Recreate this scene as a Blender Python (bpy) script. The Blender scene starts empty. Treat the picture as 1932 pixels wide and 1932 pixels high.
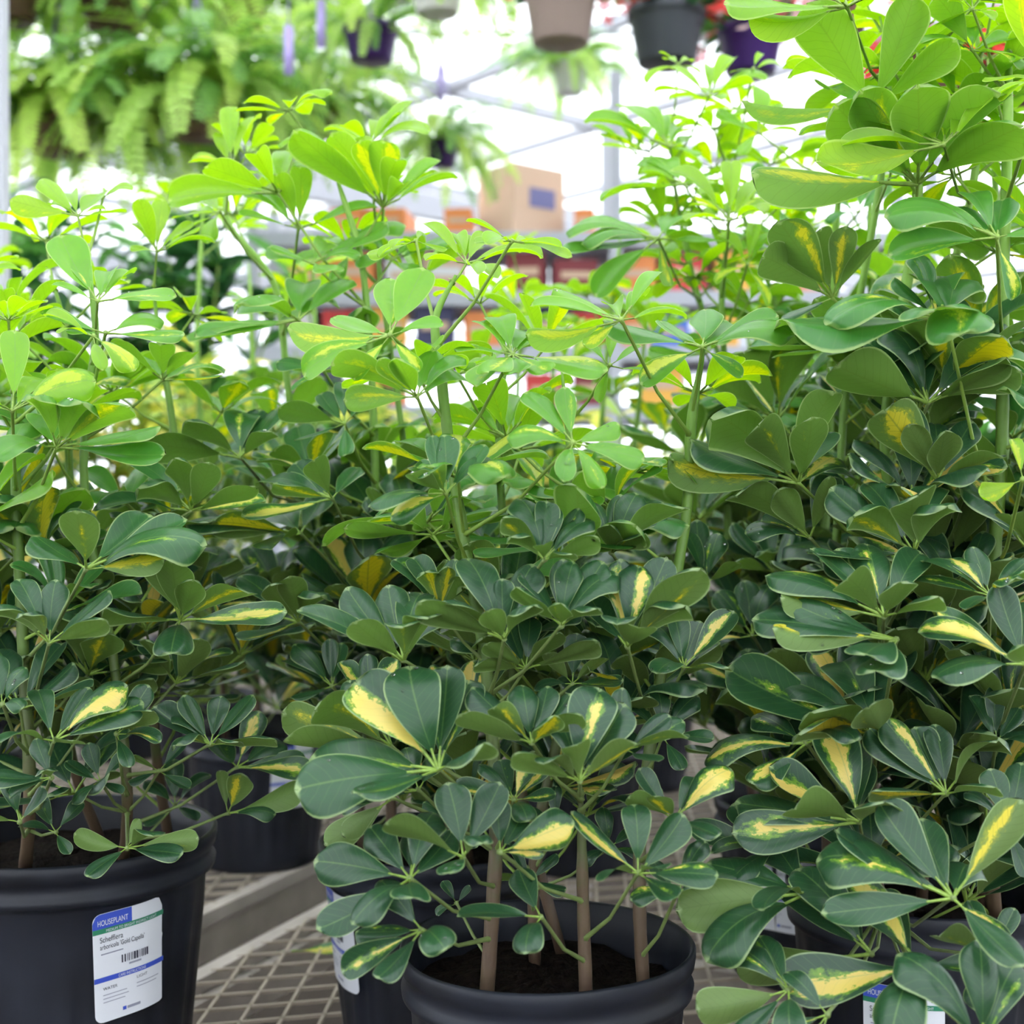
import bpy, math, random
import numpy as np
from mathutils import Vector, Matrix

random.seed(7)
rng = np.random.RandomState(11)
S = bpy.context.scene
COL = S.collection
PI = math.pi

# ------------------------------------------------------------------ camera, sky, exposure
FPX, HORIZON, CAMZ = 2500.0, 930.0, 1.45
cam_d = bpy.data.cameras.new('camera')
cam = bpy.data.objects.new('camera', cam_d)
COL.objects.link(cam)
S.camera = cam
TILT = math.atan((966 - HORIZON) / FPX)
cam.location = (0, 0, CAMZ)
cam.rotation_euler = (PI / 2 - TILT, 0, 0)
cam_d.sensor_width = 36
cam_d.lens = FPX / 1932 * 36
cam_d.clip_start = 0.05
cam_d.clip_end = 200
cam_d.dof.use_dof = True
cam_d.dof.focus_distance = 1.27
cam_d.dof.aperture_fstop = 4.6

world = bpy.data.worlds.new('sky')
S.world = world
world.use_nodes = True
wb = world.node_tree.nodes['Background']
wb.inputs[0].default_value = (0.90, 0.95, 1.0, 1)
wb.inputs[1].default_value = 4.2
S.cycles.max_bounces = 6
S.cycles.diffuse_bounces = 2
S.cycles.glossy_bounces = 2
S.cycles.transmission_bounces = 5
S.cycles.transparent_max_bounces = 4
S.view_settings.view_transform = 'Standard'
S.view_settings.look = 'None'
S.view_settings.gamma = 1
S.view_settings.use_curve_mapping = False
S.view_settings.exposure = 0.62

ROT = Matrix.Rotation(PI / 2 - TILT, 3, 'X')
RIGHT, UP, FWD = ROT @ Vector((1, 0, 0)), ROT @ Vector((0, 1, 0)), ROT @ Vector((0, 0, -1))
CAM = Vector((0, 0, CAMZ))


def at(px, py, d):
    """world point seen at pixel (px, py), d metres ahead"""
    return CAM + (RIGHT * ((px - 966) / FPX) + UP * ((966 - py) / FPX) + FWD) * d


def project(p):
    v = Vector(p) - CAM
    d = v.dot(FWD)
    return 966 + v.dot(RIGHT) / d * FPX, 966 - v.dot(UP) / d * FPX, d


# ------------------------------------------------------------------ materials
MATS = {}


def mat(name, col, rough=0.5, spec=0.5, metal=0.0, noise=0.0, nscale=20, bump=0.0, trans=0.0, col2=None, coord='Object'):
    m = bpy.data.materials.new(name)
    m.use_nodes = True
    nt = m.node_tree
    p = nt.nodes['Principled BSDF']
    p.inputs['Base Color'].default_value = (*col, 1)
    p.inputs['Roughness'].default_value = rough
    p.inputs['Specular IOR Level'].default_value = spec
    p.inputs['Metallic'].default_value = metal
    if noise or bump or col2:
        tc = nt.nodes.new('ShaderNodeTexCoord')
        nz = nt.nodes.new('ShaderNodeTexNoise')
        nz.inputs['Scale'].default_value = nscale
        nz.inputs['Detail'].default_value = 6
        nt.links.new(tc.outputs[coord], nz.inputs['Vector'])
        if noise or col2:
            r = nt.nodes.new('ShaderNodeValToRGB')
            r.color_ramp.elements[0].position = .32
            r.color_ramp.elements[1].position = .68
            c2 = col2 or tuple(min(1, c * (1 + noise)) for c in col)
            c1 = col if col2 else tuple(c * (1 - noise) for c in col)
            r.color_ramp.elements[0].color = (*c1, 1)
            r.color_ramp.elements[1].color = (*c2, 1)
            nt.links.new(nz.outputs['Fac'], r.inputs['Fac'])
            nt.links.new(r.outputs['Color'], p.inputs['Base Color'])
        if bump:
            b = nt.nodes.new('ShaderNodeBump')
            b.inputs['Strength'].default_value = bump
            b.inputs['Distance'].default_value = 0.01
            nt.links.new(nz.outputs['Fac'], b.inputs['Height'])
            nt.links.new(b.outputs['Normal'], p.inputs['Normal'])
    if trans:
        t = nt.nodes.new('ShaderNodeBsdfTranslucent')
        t.inputs[0].default_value = (*[min(1, c * 1.3) for c in col], 1)
        mx = nt.nodes.new('ShaderNodeMixShader')
        mx.inputs[0].default_value = trans
        nt.links.new(p.outputs[0], mx.inputs[1])
        nt.links.new(t.outputs[0], mx.inputs[2])
        nt.links.new(mx.outputs[0], nt.nodes['Material Output'].inputs[0])
    MATS[name] = m
    return m


def math_node(nt, op, a, b=None, c=None):
    n = nt.nodes.new('ShaderNodeMath')
    n.operation = op
    for i, v in enumerate((a, b, c)):
        if v is None:
            continue
        if isinstance(v, (int, float)):
            n.inputs[i].default_value = v
        else:
            nt.links.new(v, n.inputs[i])
    return n.outputs[0]


def ramp(nt, fac, stops):
    r = nt.nodes.new('ShaderNodeValToRGB')
    e = r.color_ramp.elements
    e[0].position, e[0].color = stops[0][0], (*stops[0][1], 1)
    e[1].position, e[1].color = stops[-1][0], (*stops[-1][1], 1)
    for p, c in stops[1:-1]:
        x = e.new(p)
        x.color = (*c, 1)
    nt.links.new(fac, r.inputs[0])
    return r.outputs[0]


def mixc(nt, fac, a, b):
    n = nt.nodes.new('ShaderNodeMix')
    n.data_type = 'RGBA'
    for s, v in ((n.inputs[0], fac), (n.inputs[6], a), (n.inputs[7], b)):
        if isinstance(v, (int, float)):
            s.default_value = v
        elif isinstance(v, tuple):
            s.default_value = (*v, 1)
        else:
            nt.links.new(v, s)
    return n.outputs[2]


def leaf_material(name, from_object):
    """variegated leaf: tint.r = maturity, tint.g = share of yellow, tint.b = random"""
    m = bpy.data.materials.new(name)
    m.use_nodes = True
    nt = m.node_tree
    L = nt.links.new
    p = nt.nodes['Principled BSDF']
    if from_object:
        src = nt.nodes.new('ShaderNodeObjectInfo').outputs['Color']
    else:
        a = nt.nodes.new('ShaderNodeAttribute')
        a.attribute_name = 'tint'
        src = a.outputs['Color']
    sp = nt.nodes.new('ShaderNodeSeparateColor')
    L(src, sp.inputs[0])
    age, var, rnd = sp.outputs
    uv = nt.nodes.new('ShaderNodeUVMap')
    uv.uv_map = 'UVMap'
    su = nt.nodes.new('ShaderNodeSeparateXYZ')
    L(uv.outputs[0], su.inputs[0])
    u, v = su.outputs[0], su.outputs[1]
    cv = nt.nodes.new('ShaderNodeCombineXYZ')
    L(u, cv.inputs[0])
    L(math_node(nt, 'MULTIPLY', v, 1.1), cv.inputs[1])
    L(math_node(nt, 'MULTIPLY', rnd, 60.0), cv.inputs[2])
    nz = nt.nodes.new('ShaderNodeTexNoise')
    nz.inputs['Scale'].default_value = 4.2
    nz.inputs['Detail'].default_value = 5
    nz.inputs['Roughness'].default_value = .72
    L(cv.outputs[0], nz.inputs['Vector'])
    un = math_node(nt, 'SUBTRACT', u, .5)
    aab = math_node(nt, 'MULTIPLY', math_node(nt, 'ABSOLUTE', un), 2.0)
    off = math_node(nt, 'MULTIPLY', math_node(nt, 'SUBTRACT', rnd, .5), .5)
    d = math_node(nt, 'MULTIPLY', math_node(nt, 'ABSOLUTE', math_node(nt, 'SUBTRACT', un, off)), 2.0)
    nn = math_node(nt, 'MULTIPLY', math_node(nt, 'SUBTRACT', nz.outputs['Fac'], .5), 1.5)
    d = math_node(nt, 'ADD', d, nn)
    d = math_node(nt, 'ADD', d, math_node(nt, 'MULTIPLY', math_node(nt, 'MAXIMUM', math_node(nt, 'SUBTRACT', v, .72), 0.0), 1.6))
    d = math_node(nt, 'ADD', d, .05)
    k = math_node(nt, 'SUBTRACT', math_node(nt, 'SUBTRACT', math_node(nt, 'MULTIPLY', var, 1.55), .62), d)          # > 0 inside the yellow

    def step(lo, hi):
        r = nt.nodes.new('ShaderNodeMapRange')
        r.inputs[1].default_value, r.inputs[2].default_value = lo, hi
        L(k, r.inputs[0])
        return r.outputs[0]
    yel, mid = step(-.02, .03), step(-.24, -.07)
    soft = nt.nodes.new('ShaderNodeTexNoise')
    soft.inputs['Scale'].default_value = 2.0
    L(cv.outputs[0], soft.inputs['Vector'])
    ag = math_node(nt, 'ADD', age, math_node(nt, 'MULTIPLY', math_node(nt, 'SUBTRACT', soft.outputs['Fac'], .5), .16))
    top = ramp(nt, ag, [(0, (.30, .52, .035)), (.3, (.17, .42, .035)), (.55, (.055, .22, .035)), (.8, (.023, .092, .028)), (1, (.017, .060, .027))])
    und = ramp(nt, ag, [(0, (.34, .55, .04)), (.3, (.22, .43, .04)), (.6, (.13, .27, .04)), (1, (.115, .185, .046))])
    ytop = ramp(nt, ag, [(0, (.58, .72, .05)), (.5, (.66, .70, .10)), (1, (.74, .56, .14))])
    yund = ramp(nt, ag, [(0, (.55, .66, .03)), (1, (.60, .50, .035))])
    mtop = ramp(nt, ag, [(0, (.36, .58, .04)), (1, (.15, .30, .03))])
    top = mixc(nt, mid, top, mtop)
    top = mixc(nt, yel, top, ytop)
    und = mixc(nt, mid, und, ramp(nt, ag, [(0, (.40, .58, .03)), (1, (.22, .27, .03))]))
    und = mixc(nt, yel, und, yund)
    vein = nt.nodes.new('ShaderNodeMapRange')
    vein.inputs[1].default_value, vein.inputs[2].default_value = .05, .01
    L(aab, vein.inputs[0])
    top = mixc(nt, math_node(nt, 'MULTIPLY', vein.outputs[0], .35), top, (.20, .34, .09))
    sv = math_node(nt, 'SINE', math_node(nt, 'ADD', math_node(nt, 'MULTIPLY', math_node(nt, 'SUBTRACT', v, math_node(nt, 'MULTIPLY', aab, .22)), 62.0), math_node(nt, 'MULTIPLY', soft.outputs['Fac'], 9.0)))
    svm = nt.nodes.new('ShaderNodeMapRange')
    svm.inputs[1].default_value, svm.inputs[2].default_value = .86, 1.0
    L(sv, svm.inputs[0])
    und = mixc(nt, math_node(nt, 'MULTIPLY', svm.outputs[0], .28), und, ramp(nt, ag, [(0, (.20, .38, .02)), (1, (.055, .10, .02))]))
    top = mixc(nt, math_node(nt, 'MULTIPLY', svm.outputs[0], .10), top, (.16, .30, .08))
    und = mixc(nt, math_node(nt, 'MULTIPLY', vein.outputs[0], .5), und, ramp(nt, ag, [(0, (.22, .40, .03)), (1, (.08, .14, .03))]))
    geo = nt.nodes.new('ShaderNodeNewGeometry')
    c = mixc(nt, geo.outputs['Backfacing'], top, und)
    rim = nt.nodes.new('ShaderNodeMapRange')
    rim.inputs[1].default_value, rim.inputs[2].default_value = .925, .965
    L(math_node(nt, 'MAXIMUM', aab, math_node(nt, 'ADD', v, -.022)), rim.inputs[0])
    c = mixc(nt, math_node(nt, 'MULTIPLY', rim.outputs[0], .75), c, ramp(nt, ag, [(0, (.50, .66, .16)), (1, (.30, .42, .19))]))
    L(c, p.inputs['Base Color'])
    L(math_node(nt, 'ADD', math_node(nt, 'MULTIPLY', geo.outputs['Backfacing'], .26), .31), p.inputs['Roughness'])
    p.inputs['Specular IOR Level'].default_value = .55
    bmp = nt.nodes.new('ShaderNodeBump')
    bmp.inputs['Strength'].default_value = .12
    bmp.inputs['Distance'].default_value = .004
    L(soft.outputs['Fac'], bmp.inputs['Height'])
    L(bmp.outputs[0], p.inputs['Normal'])
    t = nt.nodes.new('ShaderNodeBsdfTranslucent')
    g = nt.nodes.new('ShaderNodeHueSaturation')
    g.inputs['Saturation'].default_value = 1.08
    g.inputs['Value'].default_value = 1.42
    L(c, g.inputs['Color'])
    L(g.outputs[0], t.inputs[0])
    mx = nt.nodes.new('ShaderNodeMixShader')
    L(math_node(nt, 'SUBTRACT', .52, math_node(nt, 'MULTIPLY', age, .32)), mx.inputs[0])
    L(p.outputs[0], mx.inputs[1])
    L(t.outputs[0], mx.inputs[2])
    L(mx.outputs[0], nt.nodes['Material Output'].inputs[0])
    return m


LEAF = leaf_material('schefflera_leaf', True)
LEAF_MASS = leaf_material('schefflera_leaf_mass', False)
STALK = mat('leaf_stalk_green', (.23, .36, .06), .45, noise=.25, nscale=30, trans=.1)
STALK_OLD = mat('leaf_stalk_olive', (.17, .24, .07), .5, noise=.25, nscale=30)


def stem_material():
    m = bpy.data.materials.new('stem_bark')
    m.use_nodes = True
    nt = m.node_tree
    p = nt.nodes['Principled BSDF']
    uv = nt.nodes.new('ShaderNodeUVMap')
    uv.uv_map = 'UVMap'
    s = nt.nodes.new('ShaderNodeSeparateXYZ')
    nt.links.new(uv.outputs[0], s.inputs[0])
    tc = nt.nodes.new('ShaderNodeTexCoord')
    n = nt.nodes.new('ShaderNodeTexNoise')
    n.inputs['Scale'].default_value = 45
    n.inputs['Detail'].default_value = 6
    nt.links.new(tc.outputs['Object'], n.inputs['Vector'])
    h = math_node(nt, 'ADD', s.outputs[1], math_node(nt, 'MULTIPLY', math_node(nt, 'SUBTRACT', n.outputs['Fac'], .5), .28))
    c = ramp(nt, h, [(0, (.10, .062, .042)), (.12, (.125, .085, .05)), (.19, (.085, .10, .035)), (.4, (.10, .19, .028)), (.7, (.16, .32, .035)), (1, (.24, .44, .055))])
    nt.links.new(c, p.inputs['Base Color'])
    p.inputs['Roughness'].default_value = .5
    b = nt.nodes.new('ShaderNodeBump')
    b.inputs['Strength'].default_value = .35
    b.inputs['Distance'].default_value = .003
    nt.links.new(n.outputs['Fac'], b.inputs['Height'])
    nt.links.new(b.outputs[0], p.inputs['Normal'])
    return m


STEM = stem_material()
POT = mat('black_pot_plastic', (.010, .012, .019), .46, .32, noise=.5, nscale=9, bump=.06)
SOIL = mat('potting_soil', (.009, .006, .0045), .95, .1, noise=.7, nscale=120, bump=1.0)
PAPER = mat('label_paper', (.74, .76, .82), .4)
BLUE = mat('label_blue', (.045, .09, .52), .4)
GREEN = mat('label_green', (.03, .22, .12), .4)
INK = mat('label_ink', (.035, .035, .06), .6)
GREYINK = mat('label_grey_ink', (.30, .31, .40), .6)
STEEL = mat('bench_beige_steel', (.46, .41, .37), .55, .4, noise=.15, nscale=14)
WIRE = mat('bench_mesh_wire', (.40, .34, .27), .5, .4)
CONC = mat('concrete', (.036, .027, .020), .9, .2, nscale=1.3, col2=(.075, .058, .044), bump=.15)
ALU = mat('grey_aluminium', (.46, .47, .52), .45, .4)
RACK = mat('rack_grey', (.45, .47, .53), .5)
PANE = mat('roof_pane_white', (.80, .82, .85), .5, .3, trans=.72)
WALLP = mat('wall_pane_white', (.80, .82, .85), .5, .3, trans=.72)
CARD = mat('cardboard', (.66, .47, .34), .8, .2)
TAPE = mat('box_print_blue', (.16, .16, .33), .6)
PURPLE = mat('purple_pot', (.050, .012, .14), .4)
LILAC = mat('lilac_hanger', (.45, .36, .75), .4)
TAUPE = mat('taupe_pot', (.30, .22, .19), .6)
WHITEP = mat('white_pot', (.75, .73, .72), .4)
GREYP = mat('pale_grey_pot', (.55, .56, .57), .5)
BROWNP = mat('brown_pot', (.19, .10, .075), .6)
CHAR = mat('charcoal_pot', (.055, .062, .075), .5)
FERN = [mat('fern_bright', (.54, .75, .14), .45, .5, trans=.48), mat('fern_mid', (.42, .65, .13), .45, .5, trans=.42), mat('fern_deep', (.20, .42, .09), .45, .5, trans=.38)]
BROAD = [mat('broad_leaf_dark', (.035, .14, .04), .35, .5, trans=.2), mat('broad_leaf_mid', (.10, .30, .05), .35, .5, trans=.3)]
CREAM = [mat('cream_leaf', (.80, .74, .22), .45, .4, trans=.35), mat('yellow_leaf', (.66, .68, .09), .45, .4, trans=.35), mat('lime_leaf', (.30, .46, .08), .45, .4, trans=.3)]
RED = mat('red_petal', (.85, .045, .03), .5, trans=.3)
PINK = mat('pink_petal', (.88, .16, .22), .5, trans=.3)
BLUSH = mat('blush_petal', (.92, .62, .62), .5, trans=.3)
ORANGE = mat('orange_carton', (.80, .27, .08), .6)
REDC = mat('red_carton', (.62, .05, .05), .6)
MAROON = mat('maroon_carton', (.22, .03, .04), .6)
BLUEC = mat('blue_carton', (.06, .16, .62), .6)
AMBER = mat('amber_carton', (.85, .45, .08), .6)
WHITEC = mat('white_carton', (.75, .75, .78), .6)
NAVY = mat('navy_carton', (.05, .05, .12), .6)
DROP = mat('water_drop', (1, 1, 1), .03, .5)
DROP.node_tree.nodes['Principled BSDF'].inputs['Transmission Weight'].default_value = 1
DROP.node_tree.nodes['Principled BSDF'].inputs['IOR'].default_value = 1.33


# ------------------------------------------------------------------ mesh helpers
class MB:
    def __init__(self):
        self.v, self.f, self.mi, self.uv = [], [], [], []

    def add(self, v, f, mi=0, uv=None):
        o = len(self.v)
        self.v += [tuple(p) for p in v]
        for fc in f:
            self.f.append(tuple(i + o for i in fc))
            self.mi.append(mi)
        self.uv += list(uv) if uv is not None else [(0, 0)] * len(v)
        return self

    def box(self, c, s, mi=0, rz=0.0):
        cx, cy, cz = c
        hx, hy, hz = s[0] / 2, s[1] / 2, s[2] / 2
        co, si = math.cos(rz), math.sin(rz)
        v = []
        for z in (-hz, hz):
            for x, y in ((-hx, -hy), (hx, -hy), (hx, hy), (-hx, hy)):
                v.append((cx + x * co - y * si, cy + x * si + y * co, cz + z))
        return self.add(v, [(0, 3, 2, 1), (4, 5, 6, 7), (0, 1, 5, 4), (1, 2, 6, 5), (2, 3, 7, 6), (3, 0, 4, 7)], mi)

    def tube(self, pts, radii, n=6, mi=0, cap=True, vv=None):
        pts = [Vector(p) for p in pts]
        t0 = (pts[1] - pts[0]).normalized()
        nrm = t0.orthogonal().normalized()
        v, uv = [], []
        for i, p in enumerate(pts):
            t = (pts[min(i + 1, len(pts) - 1)] - pts[max(i - 1, 0)]).normalized()
            nrm = (nrm - t * nrm.dot(t)).normalized()
            b = t.cross(nrm)
            r = radii[i] if hasattr(radii, '__len__') else radii
            for k in range(n):
                a = 2 * PI * k / n
                v.append(p + (nrm * math.cos(a) + b * math.sin(a)) * r)
                uv.append((k / n, vv[i] if vv else i / (len(pts) - 1)))
        f = []
        for i in range(len(pts) - 1):
            for k in range(n):
                f.append((i * n + k, i * n + (k + 1) % n, (i + 1) * n + (k + 1) % n, (i + 1) * n + k))
        if cap:
            f.append(tuple(range(n - 1, -1, -1)))
            f.append(tuple((len(pts) - 1) * n + k for k in range(n)))
        return self.add(v, f, mi, uv)

    def lathe(self, prof, n=48, mi=0, rfun=None, c=(0, 0, 0)):
        v, f = [], []
        for i, (r, z) in enumerate(prof):
            for k in range(n):
                a = 2 * PI * k / n
                rr = r + (rfun(a, z, r) if rfun else 0)
                v.append((c[0] + rr * math.cos(a), c[1] + rr * math.sin(a), c[2] + z))
        for i in range(len(prof) - 1):
            for k in range(n):
                f.append((i * n + k, i * n + (k + 1) % n, (i + 1) * n + (k + 1) % n, (i + 1) * n + k))
        return self.add(v, f, mi)

    def mesh(self, name, mats, smooth=True):
        me = bpy.data.meshes.new(name)
        me.from_pydata(self.v, [], self.f)
        for m in (mats if isinstance(mats, (list, tuple)) else [mats]):
            me.materials.append(m)
        me.polygons.foreach_set('material_index', self.mi)
        me.polygons.foreach_set('use_smooth', [smooth] * len(self.f))
        uvl = me.uv_layers.new(name='UVMap')
        idx = np.empty(len(me.loops), dtype=np.int32)
        me.loops.foreach_get('vertex_index', idx)
        uvl.data.foreach_set('uv', np.asarray(self.uv, dtype=np.float32)[idx].ravel())
        me.update()
        return me

    def build(self, name, mats, parent=None, loc=(0, 0, 0), smooth=True):
        return link(name, self.mesh(name, mats, smooth), parent, loc)


def link(name, data, parent=None, loc=(0, 0, 0)):
    o = bpy.data.objects.new(name, data)
    COL.objects.link(o)
    o.location = loc
    if parent:
        o.parent = parent
    return o


def tag(o, label, cat=None, group=None):
    o['label'] = label
    if cat:
        o['category'] = cat
    if group:
        o['group'] = group
    return o


def struct(o):
    o['kind'] = 'structure'
    return o


def thing(name, label, cat, loc=(0, 0, 0), group=None):
    return tag(link(name, None, None, loc), label, cat, group)


# ------------------------------------------------------------------ the greenhouse shell
GA = math.radians(-50)        # direction of the roof beams
gu = Vector((math.sin(math.radians(50)), math.cos(math.radians(50)), 0))
gv = Vector((gu.y, -gu.x, 0))
GC = Vector((0, 7.0, 0))
GH, ROOF_Z = 16.0, 4.55       # half size, roof height
GRZ = math.atan2(gu.y, gu.x)


def gp(a, b, z):
    p = GC + gu * a + gv * b
    return (p.x, p.y, z)


fl = MB()
fl.add([gp(-GH, -GH, 0), gp(GH, -GH, 0), gp(GH, GH, 0), gp(-GH, GH, 0)], [(0, 1, 2, 3)])
floor = struct(fl.build('floor', CONC, smooth=False))
if floor.data.polygons[0].normal.z < 0:
    floor.data.flip_normals()

roof = struct(link('ceiling', None, None, gp(0, 0, ROOF_Z)))
nA, nB = 20, 12
pa, pb = 2 * GH / nA, 2 * GH / nB
pane_me = MB().box((0, 0, 0), (pa - .07, pb - .07, .012)).mesh('pane', PANE, False)
for i in range(nA):
    for j in range(nB):
        q = GC + gu * (-GH + pa * (i + .5)) + gv * (-GH + pb * (j + .5))
        o = link('pane', pane_me, roof, (q.x - roof.location.x, q.y - roof.location.y, 0))
        o.rotation_euler.z = GRZ
raft_me = MB().box((0, 0, 0), (.07, 2 * GH, .10)).mesh('rafter', ALU, False)
for i in range(nA + 1):
    q = gu * (-GH + pa * i)
    o = link('rafter', raft_me, roof, (q.x, q.y, -.02))
    o.rotation_euler.z = GRZ
pur_me = MB().box((0, 0, 0), (2 * GH, .07, .12)).mesh('purlin', ALU, False)
for j in range(nB + 1):
    q = gv * (-GH + pb * j)
    o = link('purlin', pur_me, roof, (q.x, q.y, -.03))
    o.rotation_euler.z = GRZ
beam_me = MB().box((0, 0, 0), (2 * GH, .12, .22)).mesh('gutter_beam', ALU, False)
for b in (-9, -4.2, 1.6, 7.5, 12.5):
    q = gv * b
    o = link('gutter_beam', beam_me, roof, (q.x, q.y, -.55))
    o.rotation_euler.z = GRZ
chord_me = MB().box((0, 0, 0), (.06, 2 * GH, .06)).mesh('truss_chord', ALU, False)
for a in (-8, -1, 3.5, 8, 11.5, 14.5):
    q = gu * a
    o = link('truss_chord', chord_me, roof, (q.x, q.y, -.85))
    o.rotation_euler.z = GRZ

for side, (ca, cb, rz) in {'back': (GH, 0, GRZ + PI / 2), 'front': (-GH, 0, GRZ + PI / 2), 'right': (0, GH, GRZ), 'left': (0, -GH, GRZ)}.items():
    w = struct(link('wall_' + side, None, None, gp(ca, cb, 0)))
    wdir = Vector((math.cos(rz), math.sin(rz), 0))
    n = 16
    step = 2 * GH / n
    kme = MB().box((0, 0, .45), (2 * GH, .16, .9)).mesh('kerb', mat('wall_kerb_' + side, (.5, .5, .5), .8), False)
    o = link('kerb', kme, w)
    o.rotation_euler.z = rz
    wp = MB().box((0, 0, 0), (step - .09, .012, ROOF_Z - 1.05)).mesh('pane', WALLP, False)
    mu = MB().box((0, 0, 0), (.10, .10, ROOF_Z - .9)).mesh('mullion', ALU, False)
    for i in range(n + 1):
        q = wdir * (-GH + step * i)
        o = link('mullion', mu, w, (q.x, q.y, .9 + (ROOF_Z - .9) / 2))
        o.rotation_euler.z = rz
        if i < n:
            q = wdir * (-GH + step * (i + .5))
            o = link('pane', wp, w, (q.x, q.y, .95 + (ROOF_Z - 1.05) / 2))
            o.rotation_euler.z = rz
    for z in (1.8, 3.0, 3.9):
        bm_ = MB().box((0, 0, z), (2 * GH, .09, .10)).mesh('crossbar', ALU, False)
        o = link('crossbar', bm_, w)
        o.rotation_euler.z = rz

# posts carrying the roof
post_me = MB().box((0, 0, ROOF_Z / 2 - .3), (.07, .07, ROOF_Z - .6)).mesh('roof_post', ALU, False)
post_labels = ['grey steel roof post at the left edge of the picture', 'grey steel roof post behind the fern baskets', 'grey steel roof post far behind the storage rack']
for (px, D), lb in zip(((-3, 3.0), (1700, 13), (1290, 15)), post_labels):
    q = at(px, 500, D)
    o = link('roof_post', post_me, None, (q.x, q.y, 0))
    tag(o, lb, 'post', 'roof posts')
    if D < 4:
        o.scale = (.55, .55, 1)

# ------------------------------------------------------------------ benches
BTOP = CAMZ - .685
bd = Vector((.407, .914, 0)).normalized()
bn = Vector((bd.y, -bd.x, 0))
B0 = Vector((-.453, 1.9, 0))


def bp(s, n, z=0.0):
    p = B0 + bd * s + bn * n
    return Vector((p.x, p.y, z))


BRZ = math.atan2(bd.y, bd.x)


def bench(label, s0, s1, n0, n1):
    t = thing('mesh_bench', label, 'bench', bp((s0 + s1) / 2, (n0 + n1) / 2, 0))
    base = t.location.copy()
    Ls, Ln = s1 - s0, n1 - n0

    def bar(name, s, n, z, size):
        return MB().box((0, 0, 0), size, 0, BRZ).build(name, STEEL, t, bp(s, n, z) - base, False)
    sm, nm = (s0 + s1) / 2, (n0 + n1) / 2
    for n in (n0 + .014, n1 - .014):
        bar('frame_rail', sm, n, BTOP - .012, (Ls, .028, .022))
        bar('frame_beam', sm, n + (.012 if n > nm else -.012) * -1, BTOP - .055, (Ls, .04, .06))
    for s in (s0 + .014, s1 - .014):
        bar('frame_rail', s, nm, BTOP - .012, (.028, Ln - .06, .022))
    k = max(2, int(Ls / .6))
    for i in range(k + 1):
        bar('cross_bar', s0 + .05 + (Ls - .1) * i / k, nm, BTOP - .045, (.035, Ln - .1, .035))
    for s in (s0 + .06, sm + .12, s1 - .06):
        for n in (n0 + .05, n1 - .05):
            bar('leg', s, n, (BTOP - .085) / 2, (.05, .05, BTOP - .085))
    # expanded metal sheet: two families of strands
    m = MB()
    for ang, sp in ((3, .052), (77, .050)):
        d = Vector((math.sin(math.radians(ang)), math.cos(math.radians(ang)), 0))
        ds, dn = d.dot(bd), d.dot(bn)
        pn = Vector((d.y, -d.x, 0))
        c = -6.0
        while c < 6.0:
            o = pn * c
            os_, on = o.dot(bd), o.dot(bn)
            lo, hi = -50, 50
            for oc, dc, a0, a1 in ((os_, ds, -Ls / 2 + .02, Ls / 2 - .02), (on, dn, -Ln / 2 + .02, Ln / 2 - .02)):
                if abs(dc) < 1e-6:
                    continue
                x, y = (a0 - oc) / dc, (a1 - oc) / dc
                lo, hi = max(lo, min(x, y)), min(hi, max(x, y))
            if hi - lo > .03:
                p0, p1 = o + d * lo, o + d * hi
                w = pn * .0022
                h = Vector((0, 0, .0022))
                v = [p0 - w - h, p0 + w - h, p0 + w + h, p0 - w + h, p1 - w - h, p1 + w - h, p1 + w + h, p1 - w + h]
                m.add(v, [(0, 1, 5, 4), (1, 2, 6, 5), (2, 3, 7, 6), (3, 0, 4, 7)])
            c += sp
    o = m.build('expanded_mesh', WIRE, t, (0, 0, BTOP - .0022), False)
    o['kind'] = 'stuff'
    return t


bench('beige expanded-metal mesh bench carrying the front black pots', -.85, 3.4, 0.0, 1.75)
bench('beige expanded-metal mesh bench behind the narrow gap at left', -1.6, 3.8, -2.3, -.145)

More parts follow.
